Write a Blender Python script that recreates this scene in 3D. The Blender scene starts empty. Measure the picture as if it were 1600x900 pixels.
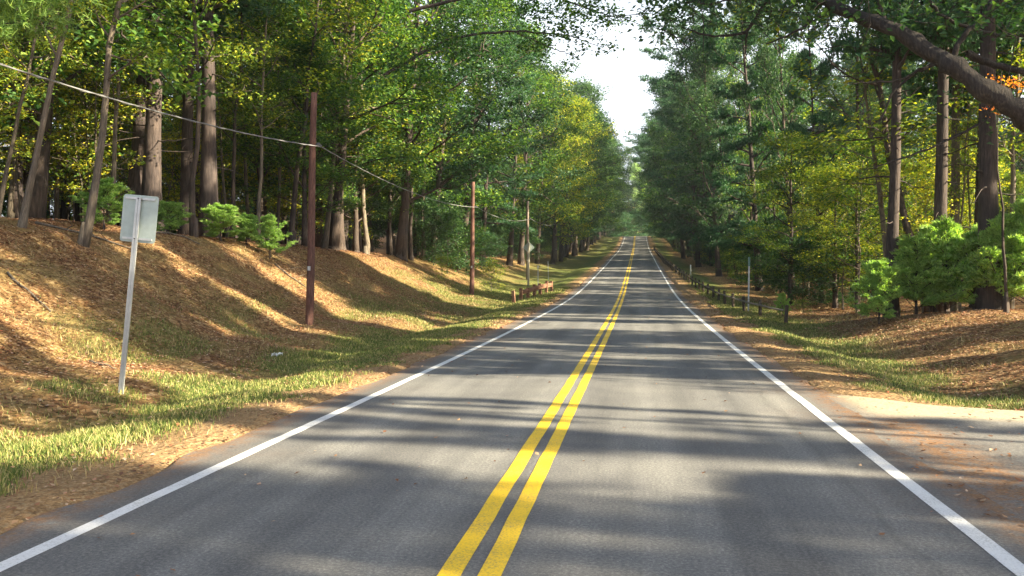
import bpy, math, random
import numpy as np
from mathutils import Vector, Matrix

R = math.radians
S = bpy.context.scene
C = S.collection
RNG = np.random.default_rng(7)
random.seed(7)

# ------------------------------------------------------------------ camera, light, exposure
CAM_H = 1.8
YAW, PITCH, FPX = R(8.96), R(0.97), 1300.0
cam_d = bpy.data.cameras.new('camera'); cam = bpy.data.objects.new('camera', cam_d); C.objects.link(cam)
cam.location = (0, 0, CAM_H); cam.rotation_euler = (R(90) - PITCH, 0, YAW)
cam_d.sensor_width = 36; cam_d.lens = 36 * FPX / 1600
cam_d.clip_start = 0.1; cam_d.clip_end = 3000
S.camera = cam
SUN_EL = R(24.5)
SUN_AZ = R(-9)          # direction the light comes from, measured from +X towards +Y
SUN_STRENGTH = 5.0
SKY_STRENGTH = 0.065
EXPOSURE = 2.3
world = bpy.data.worlds.new("World"); S.world = world; world.use_nodes = True
wn = world.node_tree; bg = wn.nodes['Background']
sky = wn.nodes.new('ShaderNodeTexSky'); sky.sky_type = 'NISHITA'; sky.sun_disc = False
sky.sun_elevation = SUN_EL; sky.sun_rotation = R(90) - SUN_AZ
sky.dust_density = 4.0; sky.air_density = 1.2; sky.ozone_density = 1.0
# thin bright cloud veil low in the sky over the Nishita sky
_tc = wn.nodes.new('ShaderNodeTexCoord'); _sp = wn.nodes.new('ShaderNodeSeparateXYZ'); wn.links.new(_tc.outputs['Generated'], _sp.inputs[0])
_nz = wn.nodes.new('ShaderNodeTexNoise'); _nz.inputs['Scale'].default_value = 1.6; _nz.inputs['Detail'].default_value = 4; wn.links.new(_tc.outputs['Generated'], _nz.inputs['Vector'])
_a = wn.nodes.new('ShaderNodeMath'); _a.operation = 'MULTIPLY_ADD'; wn.links.new(_nz.outputs[0], _a.inputs[0]); _a.inputs[1].default_value = .5; wn.links.new(_sp.outputs[2], _a.inputs[2])
_rp = wn.nodes.new('ShaderNodeValToRGB'); wn.links.new(_a.outputs[0], _rp.inputs[0])
_rp.color_ramp.elements[0].position = .56; _rp.color_ramp.elements[0].color = (.92, .92, .92, 1)
_rp.color_ramp.elements[1].position = .74; _rp.color_ramp.elements[1].color = (.0, .0, .0, 1)
_mx = wn.nodes.new('ShaderNodeMix'); _mx.data_type = 'RGBA'; wn.links.new(_rp.outputs[0], _mx.inputs[0]); wn.links.new(sky.outputs[0], _mx.inputs[6]); _mx.inputs[7].default_value = (4.9, 5.3, 5.9, 1)
wn.links.new(_mx.outputs[2], bg.inputs[0]); bg.inputs[1].default_value = SKY_STRENGTH
sd = bpy.data.lights.new('sun', 'SUN'); sun = bpy.data.objects.new('sun', sd); C.objects.link(sun)
sd.energy = SUN_STRENGTH; sd.angle = R(0.5); sd.color = (1.0, 0.87, 0.60)
dv = Vector((math.cos(SUN_EL) * math.cos(SUN_AZ), math.cos(SUN_EL) * math.sin(SUN_AZ), math.sin(SUN_EL)))
sun.rotation_euler = dv.to_track_quat('Z', 'Y').to_euler(); sun.location = (60, 0, 60)
S.view_settings.view_transform = 'Standard'; S.view_settings.look = 'None'
S.view_settings.exposure = EXPOSURE; S.view_settings.gamma = 1
S.view_settings.use_curve_mapping = False
S.cycles.max_bounces = 6; S.cycles.diffuse_bounces = 3; S.cycles.transmission_bounces = 3
S.cycles.caustics_reflective = False; S.cycles.caustics_refractive = False
S.cycles.use_denoising = True
S.cycles.sample_clamp_indirect = 4

# ------------------------------------------------------------------ terrain functions
_ry = np.array([-60, 0, 20, 31, 45, 58, 80, 105, 128, 155, 183, 205, 224, 240, 252, 262, 280, 310, 360, 500.])
_rz = np.array([0, 0, 0, .08, .26, .68, 1.75, 3.0, 4.3, 5.6, 7.3, 8.9, 10.5, 12.1, 13.1, 13.5, 13.0, 10.0, 4.0, -6.])
def road_z(Y): 
    Y = np.asarray(Y, float)
    a = sum(np.interp(Y + k, _ry, _rz) for k in (-6, -3, 0, 3, 6)) / 5
    return a
def road_x(Y): return -0.83 - 0.006 * np.clip(np.asarray(Y, float), 0, 400)
def vnoise(x, y, s, seed=0):
    x = np.asarray(x, float) / s; y = np.asarray(y, float) / s
    xi = np.floor(x).astype(np.int64); yi = np.floor(y).astype(np.int64); fx = x - xi; fy = y - yi
    fx = fx * fx * (3 - 2 * fx); fy = fy * fy * (3 - 2 * fy)
    def h(a, b):
        n = (a * 374761393 + b * 668265263 + seed * 1442695041) & 0x7fffffff
        n = ((n ^ (n >> 13)) * 1274126177) & 0x7fffffff
        return ((n ^ (n >> 16)) & 0xffff) / 65535.0
    return (h(xi, yi) * (1 - fx) + h(xi + 1, yi) * fx) * (1 - fy) + (h(xi, yi + 1) * (1 - fx) + h(xi + 1, yi + 1) * fx) * fy
def sstep(a, b, x):
    t = np.clip((np.asarray(x, float) - a) / (b - a), 0, 1); return t * t * (3 - 2 * t)
L_d = np.array([0, 3.3, 3.62, 3.9, 5.2, 6.4, 7.6, 9.2, 11.0, 14.6, 16.0, 18, 30, 60, 100, 200.])
L_z = np.array([-.25, -.2, -.035, 0.015, -.06, -.26, -.04, .24, 1.1, 2.95, 3.25, 3.35, 3.9, 6.0, 9.0, 12.])
R_d = np.array([0, 3.3, 3.62, 3.9, 5.0, 6.0, 7.0, 9.0, 11.0, 13.0, 20, 60, 100, 200.])
R_z1 = np.array([-.25, -.2, -.035, .015, -.07, -.3, -.25, .25, .55, .5, .4, 2.0, 4.0, 8.])
R_z2 = np.array([-.25, -.2, -.035, .015, -.03, -.1, -.2, -.2, -.1, .1, .6, 3.0, 5.0, 9.])
def ground(X, Y):
    X = np.asarray(X, float); Y = np.asarray(Y, float)
    d = X - road_x(Y); ad = np.abs(d)
    zl = np.interp(ad, L_d, L_z)
    b = np.interp(Y, [0, 30, 56, 85, 110, 400], [1, 1, .78, .5, .34, .3])
    zl = np.where((ad > 6.4), -.26 + (zl + .26) * b, zl)
    zr = np.interp(ad, R_d, R_z1); zr2 = np.interp(ad, R_d, R_z2)
    w = sstep(27, 36, Y); zr = zr * (1 - w) + zr2 * w
    dw = 1 - sstep(11.6, 14.2, Y + 0.12 * (ad - 4))           # driveway flat
    zr = np.where(ad > 3.6, zr * (1 - dw) + (-.035) * dw, zr)
    z = np.where(d < 0, zl, zr)
    bump = (vnoise(X, Y, 3.0, 1) - .5) * .28 + (vnoise(X, Y, 1.1, 2) - .5) * .12
    amp = sstep(4.0, 8.0, ad); amp = np.where(d > 0, amp * (1 - dw), amp)
    fine = (vnoise(X, Y, .35, 3) - .5) * .05 * sstep(3.6, 4.2, ad) * np.where(d > 0, 1 - dw, 1)
    edge = (vnoise(X, Y, .9, 5) - .5) * .05 * sstep(3.3, 3.6, ad) * (1 - sstep(4.3, 5, ad)) * np.where(d > 0, 1 - dw, 1)
    hill = 34 * sstep(292, 400, Y)
    return road_z(Y) + z + bump * amp + fine + edge + hill
def gz(x, y): return float(ground(x, y))
_cr = np.array([math.cos(YAW), math.sin(YAW), 0.0]); _cf = np.array([-math.sin(YAW), math.cos(YAW), 0.0])
def at(px, py, D):
    """a world point at forward distance D seen at reference pixel px,py"""
    return np.array([0, 0, CAM_H]) + _cf * D + _cr * ((px - 800) / FPX * D) + np.array([0, 0, -(py - 428) / FPX * D])
def base(px, D):
    p = at(px, 428, D); return float(p[0]), float(p[1])

# ------------------------------------------------------------------ mesh helpers
class MB:
    def __init__(s): s.v = []; s.f = []; s.n = 0
    def add(s, v, f):
        v = np.asarray(v, float); s.v.append(v); s.f.append(np.asarray(f, int) + s.n); s.n += len(v)
    def tube(s, pts, rad, k=7, cap=True):
        pts = np.asarray(pts, float); n = len(pts); rad = np.broadcast_to(np.asarray(rad, float), (n,))
        t = np.gradient(pts, axis=0); t /= np.linalg.norm(t, axis=1)[:, None] + 1e-9
        ref = np.array([1.0, 0, 0]) if abs(t[0][2]) > .7 else np.array([0, 0, 1.0])
        a = np.cross(t, ref); a /= np.linalg.norm(a, axis=1)[:, None] + 1e-9; b = np.cross(t, a)
        ang = np.arange(k) / k * 2 * np.pi
        v = pts[:, None, :] + rad[:, None, None] * (np.cos(ang)[None, :, None] * a[:, None, :] + np.sin(ang)[None, :, None] * b[:, None, :])
        i = np.arange(n - 1)[:, None] * k; j = np.arange(k)[None, :]; j2 = (j + 1) % k
        f = np.stack([i + j, i + j2, i + k + j2, i + k + j], -1).reshape(-1, 4)
        s.add(v.reshape(-1, 3), f)
        if cap:
            c = s.n; s.add([pts[-1], pts[0]], np.zeros((0, 4), int))
            top = c - k; bot = c - n * k
            s.f.append(np.array([[top + q, top + (q + 1) % k, c, c] for q in range(k)] + [[bot + (q + 1) % k, bot + q, c + 1, c + 1] for q in range(k)]))
    def box(s, c, sz, M=None):
        c = np.asarray(c, float); h = np.asarray(sz, float) / 2
        v = np.array([[x, y, z] for x in (-1, 1) for y in (-1, 1) for z in (-1, 1)]) * h
        if M is not None: v = v @ np.asarray(M).T
        s.add(v + c, [[0, 1, 3, 2], [4, 6, 7, 5], [0, 4, 5, 1], [2, 3, 7, 6], [0, 2, 6, 4], [1, 5, 7, 3]])
    def mesh(s, name, mat, smooth=True, attrs=None):
        v = np.concatenate(s.v); f = np.concatenate(s.f)
        me = bpy.data.meshes.new(name)
        tri = f[:, 2] == f[:, 3]
        tot = np.where(tri, 3, 4); st = np.concatenate([[0], np.cumsum(tot)[:-1]])
        mask = np.ones(f.shape, bool); mask[tri, 3] = False
        loops = f[mask]
        me.vertices.add(len(v)); me.vertices.foreach_set('co', v.astype(np.float32).ravel())
        me.loops.add(len(loops)); me.loops.foreach_set('vertex_index', loops.astype(np.int32))
        me.polygons.add(len(f)); me.polygons.foreach_set('loop_start', st.astype(np.int32)); me.polygons.foreach_set('loop_total', tot.astype(np.int32))
        me.polygons.foreach_set('use_smooth', np.full(len(f), smooth))
        if attrs:
            for k_, a_ in attrs.items():
                at_ = me.attributes.new(k_, 'FLOAT', 'POINT'); at_.data.foreach_set('value', np.asarray(a_, np.float32))
        me.update(calc_edges=True); me.validate()
        if mat: me.materials.append(mat)
        return me
def link(name, me, parent=None, loc=None, rot=None):
    o = bpy.data.objects.new(name, me); C.objects.link(o)
    if parent: o.parent = parent
    if loc is not None: o.location = loc
    if rot is not None: o.rotation_euler = rot
    return o
def tag(o, label=None, cat=None, group=None, kind=None):
    if label: o['label'] = label
    if cat: o['category'] = cat
    if group: o['group'] = group
    if kind: o['kind'] = kind
    return o
def empty(name, loc, rot=(0, 0, 0)):
    o = bpy.data.objects.new(name, None); C.objects.link(o); o.location = loc; o.rotation_euler = rot; o.empty_display_size = .3
    return o

# ------------------------------------------------------------------ materials
def newmat(name):
    m = bpy.data.materials.new(name); m.use_nodes = True; nt = m.node_tree
    return m, nt, nt.nodes['Principled BSDF']
def N(nt, t, **kw):
    n = nt.nodes.new(t)
    for k, v in kw.items():
        if hasattr(n, k): setattr(n, k, v)
        else: n.inputs[k.replace('_', ' ')].default_value = v
    return n
def noise(nt, vec, scale, detail=4, rough=.6):
    n = nt.nodes.new('ShaderNodeTexNoise'); n.inputs['Scale'].default_value = scale
    n.inputs['Detail'].default_value = detail; n.inputs['Roughness'].default_value = rough
    if vec is not None: nt.links.new(vec, n.inputs['Vector'])
    return n
def ramp(nt, fac, stops, interp='LINEAR'):
    r = nt.nodes.new('ShaderNodeValToRGB'); r.color_ramp.interpolation = interp
    e = r.color_ramp.elements
    while len(e) < len(stops): e.new(0.5)
    for el, (p, c) in zip(e, stops): el.position = p; el.color = (*c, 1) if len(c) == 3 else c
    if fac is not None: nt.links.new(fac, r.inputs[0])
    return r
def mixc(nt, fac, a, b, mode='MIX'):
    m = nt.nodes.new('ShaderNodeMix'); m.data_type = 'RGBA'; m.blend_type = mode
    for s, v in ((m.inputs[0], fac), (m.inputs[6], a), (m.inputs[7], b)):
        if hasattr(v, 'links') or isinstance(v, bpy.types.NodeSocket): nt.links.new(v, s)
        elif isinstance(v, (int, float)): s.default_value = v
        else: s.default_value = (*v, 1)
    return m.outputs[2]
def math_(nt, op, a, b=None, clamp=False):
    m = nt.nodes.new('ShaderNodeMath'); m.operation = op; m.use_clamp = clamp
    for s, v in ((m.inputs[0], a), (m.inputs[1], b)):
        if v is None: continue
        if isinstance(v, bpy.types.NodeSocket): nt.links.new(v, s)
        else: s.default_value = v
    return m.outputs[0]
def bump(nt, bsdf, h, strength=.5, dist=.02):
    b = nt.nodes.new('ShaderNodeBump'); b.inputs['Strength'].default_value = strength; b.inputs['Distance'].default_value = dist
    nt.links.new(h, b.inputs['Height']); nt.links.new(b.outputs[0], bsdf.inputs['Normal'])

def leafmat(name, stops, trans=.35, rough=.55, tcol=(1.2, 1.3, .45), nscale=.45):
    m, nt, p = newmat(name)
    g = nt.nodes.new('ShaderNodeNewGeometry'); oi = nt.nodes.new('ShaderNodeObjectInfo'); tc = nt.nodes.new('ShaderNodeTexCoord')
    n = noise(nt, tc.outputs['Object'], nscale, 2)
    f = math_(nt, 'ADD', math_(nt, 'MULTIPLY', g.outputs['Random Per Island'], .62), math_(nt, 'MULTIPLY', n.outputs[0], .62))
    f = math_(nt, 'ADD', math_(nt, 'ADD', f, -.22), math_(nt, 'MULTIPLY', math_(nt, 'SUBTRACT', oi.outputs['Random'], .5), .22), True)
    r = ramp(nt, f, [(q, tuple(min(.78, w * 1.8) for w in c)) for q, c in stops])
    nt.links.new(r.outputs[0], p.inputs['Base Color']); p.inputs['Roughness'].default_value = rough
    p.inputs['Specular IOR Level'].default_value = .35
    tr = nt.nodes.new('ShaderNodeBsdfTranslucent')
    nt.links.new(mixc(nt, 1.0, r.outputs[0], tcol, 'MULTIPLY'), tr.inputs[0])
    mx = nt.nodes.new('ShaderNodeMixShader'); mx.inputs[0].default_value = trans
    nt.links.new(p.outputs[0], mx.inputs[1]); nt.links.new(tr.outputs[0], mx.inputs[2])
    nt.links.new(mx.outputs[0], nt.nodes['Material Output'].inputs[0])
    return m
def barkmat(name, a, b, c, scale=1.0):
    m, nt, p = newmat(name)
    tc = nt.nodes.new('ShaderNodeTexCoord'); mp = nt.nodes.new('ShaderNodeMapping'); mp.inputs['Scale'].default_value = (9 * scale, 9 * scale, 1.3 * scale)
    nt.links.new(tc.outputs['Object'], mp.inputs[0])
    n = noise(nt, mp.outputs[0], 1.6, 6, .7); n2 = noise(nt, tc.outputs['Object'], .9, 3)
    r = ramp(nt, n.outputs[0], [(.3, a), (.52, b), (.75, c)])
    r2 = ramp(nt, n2.outputs[0], [(.35, (.75, .75, .78)), (.65, (1.25, 1.2, 1.1))])
    nt.links.new(mixc(nt, 1.0, r.outputs[0], r2.outputs[0], 'MULTIPLY'), p.inputs['Base Color'])
    p.inputs['Roughness'].default_value = .9
    bump(nt, p, n.outputs[0], .9, .03)
    return m
BARK_DARK = barkmat('bark_dark', (.02, .015, .014), (.065, .048, .042), (.13, .10, .085))
BARK_PINE = barkmat('bark_pine', (.018, .013, .013), (.055, .041, .04), (.125, .095, .085))
BARK_PALE = barkmat('bark_pale', (.06, .05, .04), (.15, .125, .10), (.28, .24, .19), 1.5)
LEAF = {
 'maple': leafmat('leaf_maple', trans=.42, stops=[(.05, (.014, .04, .016)), (.35, (.036, .088, .022)), (.6, (.085, .15, .028)), (.82, (.20, .24, .035)), (1, (.36, .25, .03))]),
 'oak': leafmat('leaf_oak', [(.05, (.010, .03, .016)), (.45, (.026, .064, .028)), (.8, (.065, .115, .03)), (1, (.17, .17, .035))]),
 'yellow': leafmat('leaf_yellowgreen', [(.05, (.04, .09, .015)), (.35, (.16, .21, .025)), (.6, (.38, .33, .03)), (.9, (.55, .40, .04)), (1, (.5, .22, .03))]),
 'under': leafmat('leaf_understory', [(.05, (.03, .06, .012)), (.4, (.085, .14, .018)), (.66, (.24, .25, .025)), (1, (.48, .36, .03))]),
 'pine': leafmat('needle_dark', [(.1, (.016, .05, .028)), (.5, (.036, .095, .045)), (1, (.09, .17, .06))], .3),
 'youngpine': leafmat('needle_bright', [(.1, (.09, .17, .05)), (.5, (.21, .31, .09)), (1, (.38, .43, .17))], .45),
 'cornerpine': leafmat('needle_olive', [(.1, (.035, .075, .02)), (.5, (.09, .16, .035)), (1, (.24, .30, .07))], .35),
 'orange': leafmat('leaf_orange', [(.1, (.3, .06, .02)), (.5, (.5, .16, .03)), (1, (.55, .35, .05))], .4),
 'pale': leafmat('leaf_pale_haze', [(.1, (.14, .22, .10)), (.5, (.26, .34, .17)), (1, (.4, .45, .22))], .4),  # far tree's sunlit, hazy paleness put into the leaf colour
}

# ------------------------------------------------------------------ foliage geometry
def rand_dirs(n, rng):
    v = rng.normal(size=(n, 3)); return v / np.linalg.norm(v, axis=1)[:, None]
def leaves(mb, pos, size, rng, droop=.3, aspect=.62, upbias=1.0):
    n = len(pos); size = size * rng.uniform(.6, 1.3, n)
    nrm = rand_dirs(n, rng) * .75 + np.array([0, 0, upbias]); nrm /= np.linalg.norm(nrm, axis=1)[:, None]
    d = rand_dirs(n, rng); d[:, 2] -= droop; d -= nrm * np.sum(d * nrm, 1)[:, None]; d /= np.linalg.norm(d, axis=1)[:, None] + 1e-9
    s = np.cross(nrm, d)
    a = pos - d * size[:, None] * .5; c = pos + d * size[:, None] * .5 - nrm * size[:, None] * .12
    m = pos + nrm * size[:, None] * .0
    b = m + s * (size * aspect * .5)[:, None] + nrm * size[:, None] * .1; e = m - s * (size * aspect * .5)[:, None] + nrm * size[:, None] * .1
    v = np.stack([a, b, c, e], 1).reshape(-1, 3); f = np.arange(4 * n).reshape(-1, 4)
    mb.add(v, f)
def tufts(mb, pos, dirs, rng, length=.13, width=.014, k=7):
    n = len(pos); pos = np.repeat(pos, k, 0); d = np.repeat(dirs, k, 0) * .75 + rand_dirs(n * k, rng) * .8
    d /= np.linalg.norm(d, axis=1)[:, None]; s = np.cross(d, rand_dirs(n * k, rng)); s /= np.linalg.norm(s, axis=1)[:, None] + 1e-9
    L = length * rng.uniform(.7, 1.3, n * k)[:, None]
    v = np.stack([pos - s * width, pos + s * width, pos + d * L + s * width * .35, pos + d * L - s * width * .35], 1).reshape(-1, 3)
    mb.add(v, np.arange(4 * n * k).reshape(-1, 4))
def curve_pts(p0, d, L, n, rng, wander=.12, up=0.0):
    pts = [np.array(p0, float)]; d = np.array(d, float); d /= np.linalg.norm(d)
    for i in range(n):
        d = d + rng.normal(size=3) * wander + np.array([0, 0, up]); d /= np.linalg.norm(d)
        pts.append(pts[-1] + d * L / n)
    return np.array(pts)

def build_tree(rng, H, r0, cb, rad, nl, leaf, size, kind='broad', lean=(0, 0), limbs=18, twigs=5, clump=.45, stubs=0, shape='round', wander=.06, vis_lo=0):
    """returns (trunk MB, crown MB) about the origin; cb crown base height"""
    T = MB(); F = MB()
    n = 14; z = np.linspace(-.4, H, n)
    off = np.cumsum(rng.normal(size=(n, 2)) * wander * (H / n) * .35, axis=0); off -= off[0]
    tr = np.c_[off[:, 0] + lean[0] * np.maximum(z, 0) / H, off[:, 1] + lean[1] * np.maximum(z, 0) / H, z]
    rr = r0 * (1 - np.clip(z / H, 0, 1) * .88); rr[0] = r0 * 1.45; rr[1] = r0 * (1.08 if z[1] < 2 else 1)
    T.tube(tr, rr, 10)
    T.tube(np.array([tr[0], tr[0] + [0, 0, .45], tr[0] + [0, 0, 1.0]]), [r0 * 1.9, r0 * 1.4, r0 * .95], 9)
    tz = lambda h: np.array([np.interp(h, z, tr[:, 0]), np.interp(h, z, tr[:, 1]), h])
    rz = lambda h: float(np.interp(h, z, rr))
    P = []; Dn = []
    az = rng.uniform(0, 6.28)
    for i in range(limbs):
        u = (i + rng.uniform(0, .8)) / limbs; h = cb + (H * .97 - cb) * u
        az += 2.4 + rng.normal() * .3
        if shape == 'round': prof = math.sin(math.pi * min(1, (u * .82 + .18))) ** .6
        elif shape == 'cone': prof = (1 - u) ** .75 + .12
        elif shape == 'dome': prof = (1.02 - u) ** .35
        elif shape == 'col2': prof = min(1, (1 - u) * 1.6) ** .8 + .1
        else: prof = .75 + .25 * math.sin(u * 9)
        Lb = rad * prof * (rng.uniform(.45, 1.35) if kind == 'sprout' else rng.uniform(.7, 1.2))
        if kind == 'broad': el = R(rng.uniform(5, 40) + 35 * u); up = .02
        elif kind == 'sprout': el = R(rng.uniform(15, 45) + 25 * u); up = .05
        else: el = R(rng.uniform(-8, 14) + 22 * u); up = .015
        d = (math.cos(az) * math.cos(el), math.sin(az) * math.cos(el), math.sin(el))
        p0 = tz(h); lp = curve_pts(p0, d, Lb, 6, rng, .14 if kind == 'broad' else .07, up)
        br = max(.012, min(rz(h) * .55, r0 * .35)) 
        T.tube(lp, np.linspace(br, .01, 7), 5, False)
        for j in range(twigs):
            t = rng.uniform(.25, 1); k = t * 6; a = int(min(5, k)); q = lp[a] * (1 - (k - a)) + lp[a + 1] * (k - a)
            dd = lp[a + 1] - lp[a]; dd /= np.linalg.norm(dd)
            side = np.cross(dd, [0, 0, 1]) * rng.choice([-1, 1]) * rng.uniform(.5, 1.1)
            d2 = dd * .8 + side + (rng.normal(size=3) * (.35 if kind == 'broad' else .12)); 
            L2 = Lb * rng.uniform(.22, .45) * (1.25 - t * .6)
            tp = curve_pts(q, d2, L2, 3, rng, .15, .03 if kind == 'broad' else .0)
            T.tube(tp, np.linspace(br * .4 + .006, .005, 4), 4, False)
            P.append(tp[1:]); Dn.append(np.repeat((d2 / np.linalg.norm(d2))[None], 3, 0))
        P.append(lp[-2:]); Dn.append(np.repeat(dd[None], 2, 0))
    for i in range(stubs):
        h = rng.uniform(cb * .25, cb * .98); az2 = rng.uniform(0, 6.28); L = rng.uniform(.6, 2.6)
        sp = curve_pts(tz(h), (math.cos(az2), math.sin(az2), rng.uniform(-.25, .3)), L, 4, rng, .15, -.02)
        T.tube(sp, np.linspace(.03, .008, 5), 4, False)
    P = np.concatenate(P); Dn = np.concatenate(Dn)
    idx = rng.integers(0, len(P), nl)
    if kind == 'broad':
        # leaves gather in small sprays
        sub = rng.normal(size=(nl, 3)) * np.array([clump, clump, clump * .55])
        ns = max(1, nl // 20); cen = P[rng.integers(0, len(P), ns)] + rng.normal(size=(ns, 3)) * np.array([clump, clump, clump * .5])
        ci = rng.integers(0, ns, nl); pos = cen[ci] + rng.normal(size=(nl, 3)) * np.array([size * 1.5, size * 1.5, size * .7])
        leaves(F, pos, size, rng)
    else:
        pos = P[idx] + rng.normal(size=(nl, 3)) * np.array([clump, clump, clump * .18])
        dd = Dn[idx] * 1.0 + np.array([0, 0, .25])
        tufts(F, pos, dd, rng, size, size * .11, 6)
    return T, F

PROTO = {}
def proto(key, names, bark, leafm, variants, **kw):
    lst = []
    for v in range(variants):
        rng = np.random.default_rng(abs(hash_(key)) + v * 31)
        T, F = build_tree(rng, leaf=None, **kw)
        lst.append((T.mesh(key + '_trunk', bark), F.mesh(key + '_crown', LEAF[leafm], smooth=False)))
    PROTO[key] = (names, lst)
def hash_(s):
    h = 0
    for c in s: h = (h * 131 + ord(c)) & 0xffffff
    return h
#      key            (thing, foliage part, category)
proto('maple_big', ('maple_tree', 'crown', 'tree'), BARK_DARK, 'maple', 3, H=23, r0=.26, cb=3.6, rad=6.2, nl=21000, size=.26, limbs=30, twigs=6, clump=.55)
proto('oak_big', ('oak_tree', 'crown', 'tree'), BARK_DARK, 'oak', 3, H=24, r0=.3, cb=3.0, rad=7.0, nl=21000, size=.27, limbs=32, twigs=6, clump=.6)
proto('pine_big', ('white_pine', 'crown', 'tree'), BARK_PINE, 'pine', 3, H=27, r0=.36, cb=9, rad=5.2, nl=12000, size=.25, kind='pine', limbs=44, twigs=9, clump=.5, stubs=16, shape='col')
proto('pine_low', ('white_pine', 'crown', 'tree'), BARK_PINE, 'pine', 2, H=22, r0=.26, cb=3.0, rad=5.6, nl=10000, size=.26, kind='pine', limbs=40, twigs=8, clump=.3, stubs=4, shape='col')
proto('slender', ('slender_tree', 'crown', 'tree'), BARK_PALE, 'under', 4, H=14, r0=.10, cb=4.2, rad=2.3, nl=4200, size=.14, limbs=20, twigs=4, clump=.4, wander=.16)
proto('sapling', ('sapling', 'crown', 'sapling'), BARK_PALE, 'under', 4, H=7.0, r0=.035, cb=1.6, rad=1.7, nl=1900, size=.13, limbs=14, twigs=4, clump=.35, wander=.2)
proto('yellow_tree', ('yellow_leaved_tree', 'crown', 'tree'), BARK_DARK, 'yellow', 2, H=17, r0=.2, cb=2.5, rad=4.4, nl=16000, size=.17, limbs=26, twigs=5, clump=.5)
proto('young_pine', ('young_pine', 'foliage', 'young pine'), BARK_PINE, 'youngpine', 3, H=2.7, r0=.035, cb=.08, rad=1.15, nl=4200, size=.13, kind='sprout', limbs=38, twigs=6, clump=.06, shape='col2')
proto('shrub', ('shrub', 'foliage', 'shrub'), BARK_PALE, 'under', 3, H=2.4, r0=.02, cb=.15, rad=1.2, nl=2200, size=.09, limbs=16, twigs=4, clump=.2)
proto('far_tree', ('distant_tree', 'crown', 'tree'), BARK_DARK, 'oak', 3, H=24, r0=.28, cb=1.5, rad=6.6, nl=9000, size=.42, limbs=26, twigs=5, clump=.7)
proto('thicket', ('understory_bush', 'foliage', 'bush'), BARK_DARK, 'oak', 3, H=5.5, r0=.04, cb=.2, rad=2.6, nl=5200, size=.2, limbs=22, twigs=5, clump=.45)
proto('cedar', ('added_shade_tree', 'crown', 'tree'), BARK_DARK, 'pine', 1, H=8.7, r0=.12, cb=.6, rad=.8, nl=15000, size=.2, kind='pine', limbs=90, twigs=5, clump=.14, shape='dome')  # unseen tree, its dome shaped to cast a rounded shadow on the near lane
proto('dead_tree', ('dead_tree', 'crown', 'tree'), BARK_PALE, 'under', 1, H=13, r0=.12, cb=4.5, rad=2.6, nl=150, size=.1, limbs=14, twigs=3, clump=.4, stubs=8)

def plant(key, x, y, label=None, group=None, rz=None, s=1.0, sxy=None, tilt=(0, 0), variant=None, leafm=None, bark=None, sink=.0):
    (nm, fo, cat), lst = PROTO[key]
    v = lst[(variant if variant is not None else random.randrange(len(lst))) % len(lst)]
    if rz is None: rz = random.uniform(0, 6.28)
    root = empty(nm, (x, y, gz(x, y) - sink))
    root.rotation_mode = 'XYZ'
    M = Matrix.Rotation(tilt[0], 4, 'Y') @ Matrix.Rotation(tilt[1], 4, 'X') @ Matrix.Rotation(rz, 4, 'Z')
    root.rotation_euler = M.to_euler()
    root.scale = (sxy or s, sxy or s, s)
    tag(root, label, cat, group)
    t = link('trunk' if fo == 'crown' else 'stem', v[0], root); f = link(fo, v[1], root)
    if leafm: f.material_slots[0].link = 'OBJECT'; f.material_slots[0].material = LEAF[leafm]
    if bark: t.material_slots[0].link = 'OBJECT'; t.material_slots[0].material = bark
    return root
#PART2
# ------------------------------------------------------------------ ground
def axis(segs):
    out = [segs[0][0]]
    for a, b, st in segs: out += list(np.linspace(a, b, max(2, int(round((b - a) / st)) + 1))[1:])
    return np.array(out)
gx = axis([(-260, -60, 12), (-60, -20, 1.0), (-20, -3.6, .16), (-3.6, 2.2, .6), (2.2, 12, .16), (12, 60, 1.2), (60, 260, 12)])
gy = axis([(-60, 0, 3), (0, 45, .2), (45, 100, .8), (100, 330, 2.5), (330, 900, 30)])
GX, GY = np.meshgrid(gx, gy, indexing='ij')
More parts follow.
